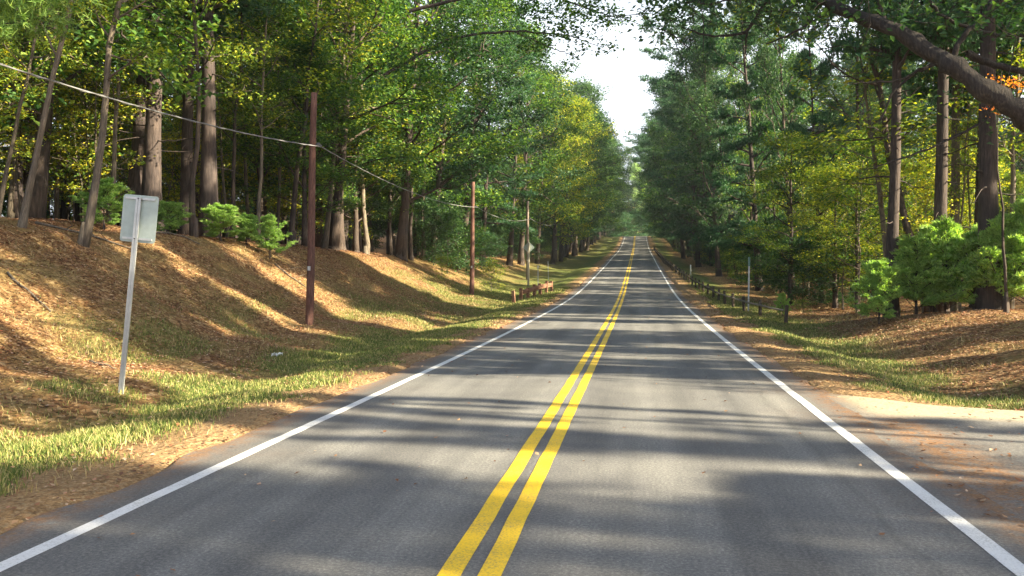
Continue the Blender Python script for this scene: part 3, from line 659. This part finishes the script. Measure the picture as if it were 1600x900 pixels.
# oak whose great limb crosses the upper right corner
ox, oy = 9.6, 14.2
oak = empty('oak_tree', (ox, oy, gz(ox, oy))); tag(oak, 'old oak beyond the right edge whose thick limb crosses the upper right corner', 'tree')
oz = gz(ox, oy); T = MB(); F = MB(); og = np.random.default_rng(5)
O = np.array([ox, oy, oz])
T.tube(np.array([(0, 0, -.5), (0, 0, .5), (.05, 0, 2.2), (0, .1, 5), (.2, 0, 9), (.5, .3, 14), (.4, .2, 18)]), [.75, .58, .5, .45, .34, .2, .05], 12)
limb = [at(1760, 262, 13.4), at(1660, 215, 12.6), at(1600, 178, 12.2), at(1530, 138, 12.3), at(1470, 92, 12.6), at(1400, 48, 13.0), at(1330, 25, 13.6), at(1260, -5, 14.4), at(1190, -40, 15.4), at(1100, -70, 16.5), at(1020, -95, 17.5)]
limb = [np.array([ox, oy, 3.0])] + limb
limb = np.array(limb) - O
# smooth
tt = np.linspace(0, len(limb) - 1, 60); limb_s = np.stack([np.interp(tt, np.arange(len(limb)), limb[:, k]) for k in range(3)], 1)
for _ in range(3): limb_s[1:-1] = (limb_s[:-2] + 2 * limb_s[1:-1] + limb_s[2:]) / 4
limb_s[1:-1] += og.normal(size=(58, 3)) * .02; lw_ = 1 + .09 * np.sin(np.arange(60) * 1.3) + og.normal(size=60) * .05
T.tube(limb_s, lw_ * np.interp(np.linspace(0, 1, 60), [0, .12, .3, .55, .8, 1], [.30, .23, .165, .11, .065, .03]), 12)
subs = [([(1507, 85), (1547, 102), (1600, 116), (1660, 140)], 13.5, .06, .045), ([(1200, -15), (1188, 20), (1165, 52), (1120, 62), (1080, 50), (1035, 30)], 15.5, .045, .008), ([(1165, 52), (1163, 85), (1168, 110)], 15.5, .02, .006),
        ([(1300, 12), (1270, 35), (1225, 60), (1195, 70)], 14, .035, .01), ([(1440, 75), (1465, 98), (1420, 118), (1390, 150), (1372, 190)], 13.2, .035, .012), ([(1465, 98), (1400, 128), (1330, 132)], 13.2, .022, .008),
        ([(1550, 150), (1540, 190), (1470, 225), (1400, 250), (1350, 265)], 12.8, .026, .008), ([(1480, 98), (1500, 60), (1540, 20), (1560, -30)], 13, .05, .03), ([(1380, 40), (1370, 5), (1350, -40)], 13.4, .05, .03), ([(1600, 60), (1540, 55), (1470, 30), (1440, -10)], 13, .035, .02),
        ([(1060, 60), (1020, 45), (1000, 20)], 16, .012, .005), ([(1250, 5), (1180, -10), (1110, 8), (1070, 5)], 15, .03, .008)]
cl = []
for pts, D, ra, rb in subs:
    q = np.array([at(a, c, D) for a, c in pts]) - O
    t2 = np.linspace(0, len(q) - 1, 20); q = np.stack([np.interp(t2, np.arange(len(q)), q[:, k]) for k in range(3)], 1)
    q[1:-1] = (q[:-2] + 2 * q[1:-1] + q[2:]) / 4; q[1:-1] += og.normal(size=(18, 3)) * .012
    T.tube(q, np.linspace(ra, rb, 20), 6, False)
for (cx, cy, w, h, D, n) in ((1008, 12, 16, 18, 16, 70), (1045, 8, 30, 26, 16, 260), (1030, 45, 30, 14, 16, 110), (1075, 40, 18, 14, 16, 50), (1105, 0, 50, 22, 15.5, 330), (1170, -5, 60, 25, 15, 420), (1240, 5, 60, 26, 14.5, 420), (1300, -10, 60, 20, 14, 300), (1340, 60, 40, 30, 13.5, 160), (1420, 15, 60, 20, 13, 240), (1520, 15, 50, 26, 13, 280), (1590, 30, 30, 40, 13, 220), (1500, 130, 30, 20, 13, 40), (1560, 200, 30, 14, 12.8, 30), (1260, 45, 40, 20, 14.3, 90)):
    ns = max(3, n // 9); cen = np.array([at(a, c, e) for a, c, e in zip(og.normal(cx, w * .7, ns), og.normal(cy, h * .7, ns), og.normal(D, .6, ns))]) - O
    p = cen[og.integers(0, ns, n)] + og.normal(size=(n, 3)) * .13
    leaves(F, p, .115, og, aspect=.6)
    for c_ in cen[:ns // 2]:
        j = np.argmin(np.linalg.norm(limb_s - c_, axis=1)); a_ = c_ + og.normal(size=3) * .35
        T.tube([c_, (c_ + a_) / 2 + og.normal(size=3) * .05, a_], [.006, .008, .006], 4, False)
# upper crown of the oak
for k in range(26):
    h = 8.5 + 9 * k / 26; a = k * 2.4; L = 6.2 * (1 - k / 26 * .5); lp = curve_pts((0, 0, h), (math.cos(a), math.sin(a), .35), L, 6, og, .15, .03)
    T.tube(lp, np.linspace(.12, .02, 7), 6, False)
    for m in range(10):
        q = lp[og.integers(2, 7)] + og.normal(size=3) * .9; q[2] = max(q[2], 8.2); n = 60; p = q + og.normal(size=(n, 3)) * np.array([.5, .5, .25]); leaves(F, p, .17, og)
link('trunk', T.mesh('oak_limb_trunk', barkmat('bark_oak', (.01, .009, .009), (.032, .026, .024), (.085, .07, .06), 2.2)), oak); link('crown', F.mesh('oak_limb_crown', LEAF['oak'], False), oak)

def sprays(F, T, O, lst, size, rng, sd=.16):
    for (cx, cy, w, h, D, n) in lst:
        ns = max(3, n // 10); cen = np.array([at(a, c, e) for a, c, e in zip(rng.normal(cx, w * .7, ns), rng.normal(cy, h * .7, ns), rng.normal(D, .8, ns))]) - O
        leaves(F, cen[rng.integers(0, ns, n)] + rng.normal(size=(n, 3)) * sd, size, rng)
def limb_pts(P, D, O, rng, n=24):
    q = np.array([at(a, c, D) for a, c in P]) - O; t2 = np.linspace(0, len(q) - 1, n)
    q = np.stack([np.interp(t2, np.arange(len(q)), q[:, k]) for k in range(3)], 1)
    for _ in range(2): q[1:-1] = (q[:-2] + 2 * q[1:-1] + q[2:]) / 4
    q[1:-1] += rng.normal(size=(n - 2, 3)) * .02; return q
# maple whose high limb reaches out over the road against the sky
rg2 = np.random.default_rng(9)
mx_, my_ = -16.8, 44.5; mO = np.array([mx_, my_, gz(mx_, my_)])
mt = empty('maple_tree', tuple(mO)); tag(mt, 'tall maple whose leafy limb reaches out against the bright sky', 'tree')
T, F = build_tree(rg2, 22, .28, 6, 5.5, 20000, None, .2, limbs=26, twigs=6, clump=.55)
for P, ra in (([(600, 120), (700, 60), (800, 50), (880, 55), (940, 75)], .09), ([(640, 20), (760, -10), (860, -5), (930, 20), (975, 35)], .09), ([(800, 50), (870, 80), (905, 92)], .04), ([(860, -5), (910, -30), (960, -40)], .04)):
    T.tube(limb_pts(P, 40, mO, rg2), np.linspace(ra, .012, 24), 6, False)
sprays(F, T, mO, ((860, 20, 30, 20, 40, 420), (905, 20, 24, 18, 40, 420), (945, 28, 18, 12, 40, 260), (968, 36, 8, 6, 40, 50), (880, 55, 26, 10, 40, 260), (930, 74, 20, 6, 40, 150), (893, 94, 10, 5, 40, 50), (840, 70, 20, 14, 40, 220), (915, -15, 30, 10, 40, 260), (820, 10, 30, 30, 40, 400), (700, 70, 40, 30, 39, 700), (640, 110, 30, 20, 38, 500)), .2, rg2, .2)
link('trunk', T.mesh('maple_limb_trunk', BARK_DARK), mt); link('crown', F.mesh('maple_limb_crown', LEAF['maple'], False), mt)
# pine whose bright branch tips hang into the upper left corner
px_, py_ = -14.2, 13.5; pO = np.array([px_, py_, gz(px_, py_)])
pt = empty('white_pine', tuple(pO)); tag(pt, 'white pine whose bright green branch tips hang into the upper left corner', 'tree')
T = MB(); F = MB(); T.tube([(0, 0, -.4), (0, .05, 3), (.1, 0, 8), (0, 0, 16)], [.3, .24, .18, .05], 10)
for P, D in (([(-60, 60), (-20, 45), (30, 38), (80, 28)], 13), ([(-70, 20), (-10, 8), (50, 0), (110, 2)], 13.5), ([(-60, -20), (20, -25), (90, -15)], 13)):
    q = limb_pts(P, D, pO, rg2); q = np.r_[[[0, 0, float(q[0][2]) - .3]], q]; T.tube(q, np.linspace(.05, .008, 25), 6, False)
    for k in range(60):
        a = q[rg2.integers(4, 25)] + rg2.normal(size=3) * np.array([.28, .28, .12]); n_ = 7
        tufts(F, np.repeat(a[None], n_, 0) + rg2.normal(size=(n_, 3)) * .06, np.repeat(np.array([[.5, 0, .1]]), n_, 0), rg2, .12, .006, 7)
for k in range(16):
    h = 7 + k * .55; lp = curve_pts((0, 0, h), (math.cos(k * 2.4), math.sin(k * 2.4), .1), 3.2 - k * .12, 5, rg2, .1, 0); T.tube(lp, np.linspace(.04, .01, 6), 5, False)
    pp = lp[rg2.integers(1, 6, 50)] + rg2.normal(size=(50, 3)) * np.array([.35, .35, .08]); tufts(F, pp, np.repeat(np.array([[0, 0, .4]]), 50, 0), rg2, .2, .02, 7)
link('trunk', T.mesh('corner_pine_trunk', BARK_PINE), pt); link('crown', F.mesh('corner_pine_crown', LEAF['cornerpine'], False), pt)

# ------------------------------------------------------------------ the woods
def ok(x, y, lst, dmin):
    return all((x - a) ** 2 + (y - b) ** 2 > dmin * dmin for a, b in lst)
placed = []
def scatter(n, xr, yr, dmin, fn, off=True):
    k = 0; t = 0
    while k < n and t < n * 30:
        t += 1; y = random.uniform(*yr); x = random.uniform(*xr) + (float(road_x(y)) + .83 if off else 0)
        if fn.__name__ in ('rw_near', 'rw_mid', 'rw_deep', 'rw_far') and x > 14 and (22.5 < y + .158 * (x - 10) < 28.5 or 38.5 < y + .158 * (x - 10) < 50 or 57 < y + .158 * (x - 10) < 61): continue   # lanes where the low sun gets in
        if ok(x, y, placed, dmin): placed.append((x, y)); fn(x, y); k += 1
random.seed(11)
# left edge row beside the road
y = 43.0; k = 0
while y < 262:
    key = ['maple_big', 'oak_big', 'maple_big', 'oak_big', 'pine_low'][k % 5]
    x = float(road_x(y)) - random.uniform(14.6, 16.4) + min(4.9, (y - 44) / 11)
    lf = None
    if 92 < y < 122: key, lf = 'maple_big', 'yellow'
    plant(key, x, y, 'tall broad crowned tree leaning over the left verge uphill', 'tall trees lining the left verge', s=random.uniform(.92, 1.1) + .12 * sstep(100, 200, y), leafm=lf, tilt=(R(random.uniform(2, 6)), 0))
    placed.append((x, y)); y += random.uniform(6.5, 9.0); k += 1
# right edge row; the woods behind stand in loose files so that the low sun gets through between them
bands = []
y = 30.0; k = 0
while y < 262:
    bands.append(y)
    if y > 47:
        key = ['pine_low', 'oak_big', 'pine_low', 'maple_big', 'pine_low', 'oak_big'][k % 6]
        x = float(road_x(y)) + random.uniform(10.5, 12.0) - min(2.0, (y - 40) / 50)
        s_ = random.uniform(.95, 1.12) + .12 * sstep(100, 200, y)
        plant(key, x, y, 'tall dark tree with low limbs lining the right verge uphill', 'tall trees lining the right verge', s=s_, sxy=s_ * (.42 + .6 * sstep(75, 150, y)), tilt=(R(random.uniform(-7, -3)), 0))
        placed.append((x, y)); k += 1
    y += random.uniform(5.5, 8.0)
bands = np.array(bands); bands = bands[(bands > 31.5) & ~((bands > 38) & (bands < 48))]
def snap(x, y):
    yb = bands[np.argmin(np.abs(bands - y))]
    return yb + math.tan(SUN_AZ) * (x - 9) + random.gauss(0, .7)
LW = 'trees deep in the left woods'; RW = 'trees deep in the right woods'
def lw_near(x, y):
    key = random.choice(['slender', 'slender', 'slender', 'maple_big', 'pine_big', 'slender'])
    plant(key, x, y, 'dim trunk deep in the shade of the near left woods', LW, s=random.uniform(.8, 1.15), tilt=(R(random.uniform(-4, 7)), R(random.uniform(-4, 4))), bark=random.choice([None, None, BARK_DARK]))
scatter(70, (-44, -19), (12, 66), 2.0, lw_near)
def lw_sap(x, y): plant('sapling', x, y, 'thin sapling with sparse yellowish leaves in the left woods', 'saplings in the left woods', s=random.uniform(.7, 1.3), tilt=(R(random.uniform(-6, 10)), 0), leafm=random.choice([None, 'yellow', 'yellow']))
scatter(115, (-38, -19.5), (13, 62), 1.0, lw_sap)
def lw_th(x, y): plant('thicket', x, y, 'leafy understory bush between the trunks of the left woods', 'understory bushes of the left woods', s=random.uniform(.6, 1.15), leafm=random.choice([None, None, 'under']))
scatter(60, (-50, -22), (16, 62), 3.0, lw_th)
scatter(46, (-26, -13.5), (48, 250), 3.2, lw_th)
def lw_half(x, y): plant(random.choice(['oak_big', 'maple_big']), x, y, 'half grown leafy tree with low limbs near the left bank top', 'half grown trees on the left', s=random.uniform(.42, .6), sxy=random.uniform(.45, .6))
scatter(16, (-22, -15.5), (38, 80), 2.5, lw_half)
scatter(12, (-34, -23), (20, 50), 4, lw_half)
def lw_far(x, y): plant(random.choice(['far_tree', 'maple_big', 'oak_big']), x, y, 'dense dark tree filling the left woods behind the verge trees', 'dense trees behind the left verge row', s=random.uniform(.85, 1.1))
scatter(26, (-42, -22), (60, 230), 7, lw_far)
scatter(26, (-70, -42), (8, 70), 5, lambda x, y: plant('far_tree', x, y, 'dense dark tree at the very back of the left woods', 'trees at the back of the left woods', s=random.uniform(.85, 1.1)))
def lw_back(x, y): plant('far_tree', x, y, 'dense dark tree at the very back of the left woods', 'trees at the back of the left woods', s=random.uniform(.85, 1.1))
scatter(34, (-70, -50), (30, 260), 5, lw_back)
def rw_near(x, y): plant(random.choice(['slender', 'pine_big', 'pine_big']), x, snap(x, y), 'dim trunk in the near right woods behind the young pines', RW, s=random.uniform(.8, 1.1), sxy=.48, tilt=(R(random.uniform(-6, 4)), 0))
scatter(20, (12, 34), (29, 52), 2.6, rw_near)
def rw_sap(x, y): plant('sapling', x, y, 'thin sapling with yellow green leaves in the right woods', 'saplings in the right woods', s=random.uniform(.7, 1.25), tilt=(R(random.uniform(-8, 6)), 0), leafm=random.choice([None, 'yellow', 'maple']))
scatter(60, (9.5, 30), (31, 70), 1.4, rw_sap)
def rw_th(x, y): plant('thicket', x, y, 'leafy understory bush under the trees of the right woods', 'understory bushes of the right woods', s=random.uniform(.6, 1.1), leafm=random.choice(['oak', 'under', 'under', 'maple']))
scatter(46, (11, 24), (44, 250), 3.0, rw_th)
def rw_edge(x, y): plant('thicket', x, y, 'low bush at the foot of the right verge trees', 'bushes along the right verge', s=random.uniform(.45, .75), sxy=random.uniform(.6, .95), leafm=random.choice([None, 'under', 'maple', 'oak', 'oak']))
scatter(62, (8.3, 11.0), (42, 245), 1.8, rw_edge)
def lw_edge(x, y): plant('thicket', x, y, 'low bush at the foot of the left verge trees', 'bushes along the left verge', s=random.uniform(.45, .8), sxy=random.uniform(.6, .95), leafm=random.choice([None, 'maple', None]))
scatter(50, (-16.5, -12.6), (50, 245), 1.8, lw_edge)
scatter(22, (22, 44), (30, 90), 4, rw_th)
def rw_far(x, y): plant(random.choice(['far_tree', 'oak_big', 'pine_low']), x, snap(x, y), 'dense dark tree filling the right woods behind the verge trees', 'dense trees behind the right verge row', s=random.uniform(.8, 1.0), sxy=.5)
scatter(24, (18, 40), (66, 240), 5, rw_far)
def rw_back(x, y): plant('thicket', x, y, 'tall thicket at the very back of the right woods', 'thickets at the back of the right woods', s=random.uniform(1.6, 2.4), sxy=1.6)
scatter(40, (42, 70), (50, 250), 5, rw_back)
def rw_deep(x, y): plant(random.choice(['oak_big', 'far_tree', 'maple_big']), x, y, 'broad green tree deep in the right woods', 'broad trees deep in the right woods', s=random.uniform(.55, .75))
scatter(38, (38, 62), (38, 135), 5, rw_deep)
def rw_tall(x, y): plant(random.choice(['oak_big', 'maple_big', 'pine_low']), x, y, 'tall broad tree standing second from the right verge', 'tall trees behind the right verge row', s=random.uniform(.85, 1.05), sxy=.8)
scatter(20, (15, 34), (66, 130), 4, rw_tall)
def rw_mid(x, y): plant(random.choice(['far_tree', 'maple_big']), x, snap(x, y), 'half grown leafy tree in the right woods', 'half grown trees in the right woods', s=random.uniform(.28, .38), sxy=random.uniform(.3, .5), leafm=random.choice([None, 'maple', 'under', 'yellow']))
scatter(30, (14, 30), (36, 110), 2.5, rw_mid)
# trees just right of the picture that throw the stripes of shade across the near road
random.seed(21)
near_ = []
for i in range(58):
    for t_ in range(60):
        yb = random.uniform(.2, 31); xx = random.uniform(*((21, 34) if yb < 9.5 else (12.5, 34)))
        if 11.2 < yb < 14.4 or 6.2 < yb < 8.8 or 25.4 < yb < 29.8 or 20.8 < yb < 22.2: continue
        yy_ = yb + math.tan(SUN_AZ) * xx + random.gauss(0, .2)
        if ok(xx, yy_, near_, 1.3): break
    near_.append((xx, yy_)); key = random.choice(['slender', 'pine_big', 'pine_low', 'pine_big'])
    plant(key, xx, yy_, 'roadside tree standing just beyond the right edge of the view', 'trees beside the side drive', s=random.uniform(.85, 1.1) * (1.3 if key == 'slender' else 1), sxy=random.uniform(.3, .5) if key == 'slender' else random.uniform(.13, .24))
plant('cedar', 19.5, 7.3 + math.tan(SUN_AZ) * 18, 'added unseen columnar tree beside the drive, casting the rounded shade on the near right lane', None)  # added out of view for the rounded shadow it throws
for (x, y, key, s_) in ((8.0, 60, 'pine_low', 1.05), (7.2, 82, 'oak_big', 1.0), (6.6, 103, 'pine_low', 1.3), (6.0, 128, 'oak_big', 1.15)):
    plant(key, x, y, 'big tree leaning in over the right verge, taller than its row', 'big leaning trees over the right verge', s=s_, sxy=s_ * .8, tilt=(R(-4), 0))
# closing the view beyond the crest
random.seed(5)
for i in range(44):
    y = random.uniform(300, 400); x = random.uniform(-75, 75)
    plant('far_tree', x, y, 'dark tree closing the view beyond the crest of the road', 'trees beyond the crest', s=random.uniform(.95, 1.2))
for x in (-14, -8.5, -3, 3, 8):
    plant('far_tree', x, 292 + abs(x), 'dark tree closing the view beyond the crest of the road', 'trees beyond the crest', s=.95)
for (x, y, s_) in ((-9.5, 266, 1.3), (-6.3, 276, 1.5), (-3.2, 282, 1.75), (-.4, 279, 1.5), (2.6, 284, 1.7), (5.6, 270, 1.4)):
    plant('thicket', x, y, 'dark bush at the foot of the trees beyond the crest', 'bushes beyond the crest', s=s_, sxy=s_ * .85, leafm='pine')
plant('far_tree', -2.5, 296, 'pale hazy green tree standing over the far crest of the road', None, s=1.2, sxy=.75, leafm='pale')
# fallen branches on the banks
rb = np.random.default_rng(12)
for (x, y, L, lab) in ((-12.6, 15.5, 1.4, 'short bare stick lying across the near left bank'), (-15.6, 21.5, 2.6, 'long fallen branch at the lip of the left bank'), (-13.0, 29.5, 1.8, 'forked dead branch on the left bank beyond the nearest pole'), (-16.6, 26.0, 3.4, 'pale fallen log between the pine trunks'), (8.5, 18.5, 1.3, 'dry stick lying on the leafy right mound'), (-9.6, 13.6, .8, 'small twig on the leaves behind the rectangular sign')):
    b = MB(); a = rb.uniform(-.6, .6); n = 8; t = np.linspace(-.5, .5, n) * L
    px_ = x + np.cos(a) * t; py_ = y + np.sin(a) * t; r_ = .012 + L * .012
    q = np.c_[px_, py_, ground(px_, py_) + r_ * .7 + np.abs(rb.normal(size=n)) * .02] - np.array([x, y, gz(x, y)])
    b.tube(q, np.linspace(r_, r_ * .45, n), 6)
    for k in (2, 4, 5): b.tube([q[k], q[k] + np.array([rb.uniform(-.2, .2), rb.uniform(-.2, .2), .08]) * L * .5, q[k] + np.array([rb.uniform(-.3, .3), rb.uniform(-.3, .3), .1]) * L], [r_ * .45, r_ * .3, r_ * .12], 5)
    tag(link('fallen_branch', b.mesh('fallen_branch', BARK_PALE), None, (x, y, gz(x, y))), lab, 'branch')
#PART4
# ------------------------------------------------------------------ grass, fallen leaves
def litter_mesh(n, xr, yr, dens, size, rng, flat=.35):
    out = []
    tot = 0
    while tot < n:
        x = rng.uniform(*xr, n); y = yr[0] + (yr[1] - yr[0]) * rng.uniform(0, 1, n) ** 1.6
        k = rng.uniform(0, 1, n) < dens(x, y); x, y = x[k], y[k]
        out.append(np.c_[x, y]); tot += len(x)
    p = np.concatenate(out)[:n]; m = len(p)
    z = np.maximum(ground(p[:, 0], p[:, 1]), np.where(np.abs(p[:, 0] - road_x(p[:, 1])) < 3.6, road_z(p[:, 1]), -99))
    z = np.where((p[:, 0] > 2.4) & (p[:, 1] < 12.4), np.maximum(z, -.004), z)
    sz = size * rng.uniform(.6, 1.3, m) * (1 + p[:, 1] / 60)
    nr = rand_dirs(m, rng) * flat + np.array([0, 0, 1]); nr /= np.linalg.norm(nr, axis=1)[:, None]
    d = rand_dirs(m, rng); d -= nr * np.sum(d * nr, 1)[:, None]; d /= np.linalg.norm(d, axis=1)[:, None]; s_ = np.cross(nr, d)
    P = np.c_[p, z + .008 + .012 * rng.uniform(0, 1, m)]
    curl = rng.uniform(-.05, .3, m)[:, None]; S2 = sz[:, None]
    a = P - d * S2 * .5 + nr * S2 * curl * .6; c = P + d * S2 * .5 + nr * S2 * curl; b_ = P + s_ * S2 * .33 + nr * S2 * .12; e = P - s_ * S2 * .33 + nr * S2 * .12
    mb = MB(); mb.add(np.stack([a, b_, c, e], 1).reshape(-1, 3), np.arange(4 * m).reshape(-1, 4)); return mb
def dry(name, stops):
    m, nt, p = newmat(name); g = nt.nodes.new('ShaderNodeNewGeometry')
    r = ramp(nt, g.outputs['Random Per Island'], stops); nt.links.new(r.outputs[0], p.inputs['Base Color']); p.inputs['Roughness'].default_value = .7
    tr = nt.nodes.new('ShaderNodeBsdfTranslucent'); nt.links.new(r.outputs[0], tr.inputs[0]); mx = nt.nodes.new('ShaderNodeMixShader'); mx.inputs[0].default_value = .2
    nt.links.new(p.outputs[0], mx.inputs[1]); nt.links.new(tr.outputs[0], mx.inputs[2]); nt.links.new(mx.outputs[0], nt.nodes['Material Output'].inputs[0]); return m
DRY = dry('fallen_leaf', [(0, (.12, .06, .035)), (.3, (.21, .09, .045)), (.55, (.31, .15, .075)), (.75, (.44, .27, .15)), (.9, (.62, .46, .34)), (1, (.48, .12, .05))])
def dens_l(x, y):
    d = x - road_x(y); ad = np.abs(d); g, dt, w = masks(x, y)
    return np.where(d < 0, sstep(6.0, 8.0, ad) * (1 - .75 * g) + .25 * (ad > 3.5) + .004, np.where(y > 12.5, sstep(5.5, 7.5, ad) * (1 - .7 * g) + .25 * (ad > 3.5), .06 * (ad > 3.3)) + .003) * np.clip(1.2 * vnoise(x, y, 1.3, 51) + .1, 0, 1)
rngL = np.random.default_rng(77)
tag(link('fallen_leaves', litter_mesh(175000, (-19, 14), (3, 52), dens_l, .047, rngL).mesh('fallen_leaves', DRY, False)), 'brown and tan fallen leaves strewn over both banks and the verges', 'fallen leaves', kind='stuff')
GRASSM = dry('grass_blade', [(0, (.05, .09, .015)), (.35, (.11, .17, .03)), (.6, (.21, .25, .05)), (.8, (.38, .36, .12)), (1, (.52, .42, .2))])
def blades(n, xr, yr, dens, rng, h=.065, w=.003):
    out = []; tot = 0
    while tot < n:
        x = rng.uniform(*xr, n); y = yr[0] + (yr[1] - yr[0]) * rng.uniform(0, 1, n) ** 1.7
        k = rng.uniform(0, 1, n) < dens(x, y); out.append(np.c_[x[k], y[k]]); tot += int(k.sum())
    p = np.concatenate(out)[:n]; m = len(p); z = ground(p[:, 0], p[:, 1]) - .01
    hh = h * rng.uniform(.4, 1.4, m) * (.5 + 1.1 * vnoise(p[:, 0], p[:, 1], .8, 61)); az = rng.uniform(0, 6.28, m); ww = w * (1 + p[:, 1] / 14)
    ln = rng.uniform(.1, .9, m) * hh; la = rng.uniform(0, 6.28, m)
    P = np.c_[p, z]; s_ = np.c_[np.cos(az), np.sin(az), az * 0] * ww[:, None]; L = np.c_[np.cos(la) * ln, np.sin(la) * ln, hh]
    mid = P + L * np.array([.35, .35, .6]); tip = P + L
    v = np.stack([P - s_, P + s_, mid + s_ * .8, mid - s_ * .8, tip], 1).reshape(-1, 3); i = np.arange(m) * 5
    mb = MB(); mb.add(v, np.concatenate([np.stack([i, i + 1, i + 2, i + 3], -1), np.stack([i + 3, i + 2, i + 4, i + 4], -1)])); return mb
def dens_g(x, y):
    g, dt, w = masks(x, y); return np.clip(g, 0, 1) ** 1.3 * (.35 + .65 * vnoise(x, y, .7, 71))
tag(link('grass', blades(230000, (-16, 13), (3, 60), dens_g, rngL).mesh('grass', GRASSM, False)), 'green and straw coloured verge grass along both sides of the road', 'grass', kind='stuff')
STRAW = dry('straw_blade', [(0, (.20, .14, .06)), (.5, (.38, .29, .12)), (1, (.55, .45, .24))])
def dens_s(x, y):
    d = x - road_x(y); ad = np.abs(d); return np.where(d < 0, sstep(3.7, 4.2, ad) * .5 * (vnoise(x, y, 2.2, 81) > .55) + sstep(6.5, 8, ad) * (1 - sstep(12, 15, ad)) * (vnoise(x, y, 1.6, 82) > .62), (y > 13) * sstep(3.9, 5, ad) * (1 - sstep(8, 11, ad)) * (vnoise(x, y, 1.3, 83) > .55))
tag(link('dry_grass', blades(24000, (-15, 11), (3, 48), dens_s, rngL, .08, .0026).mesh('dry_grass', STRAW, False)), 'tufts of dry straw coloured grass on the banks and verge edges', 'dry grass', kind='stuff')

# ------------------------------------------------------------------ thin autumn haze
hb = MB(); hb.box((0, 185, 52), (420, 500, 122))
hm = bpy.data.materials.new('haze_air'); hm.use_nodes = True; hn = hm.node_tree; hn.nodes.clear()
ho = hn.nodes.new('ShaderNodeOutputMaterial'); hv = hn.nodes.new('ShaderNodeVolumePrincipled'); hv.inputs['Color'].default_value = (.86, .93, 1, 1); hv.inputs['Density'].default_value = .0003; hv.inputs['Anisotropy'].default_value = .2
hn.links.new(hv.outputs[0], ho.inputs['Volume'])
tag(link('haze', hb.mesh('haze', hm, False)), kind='stuff')
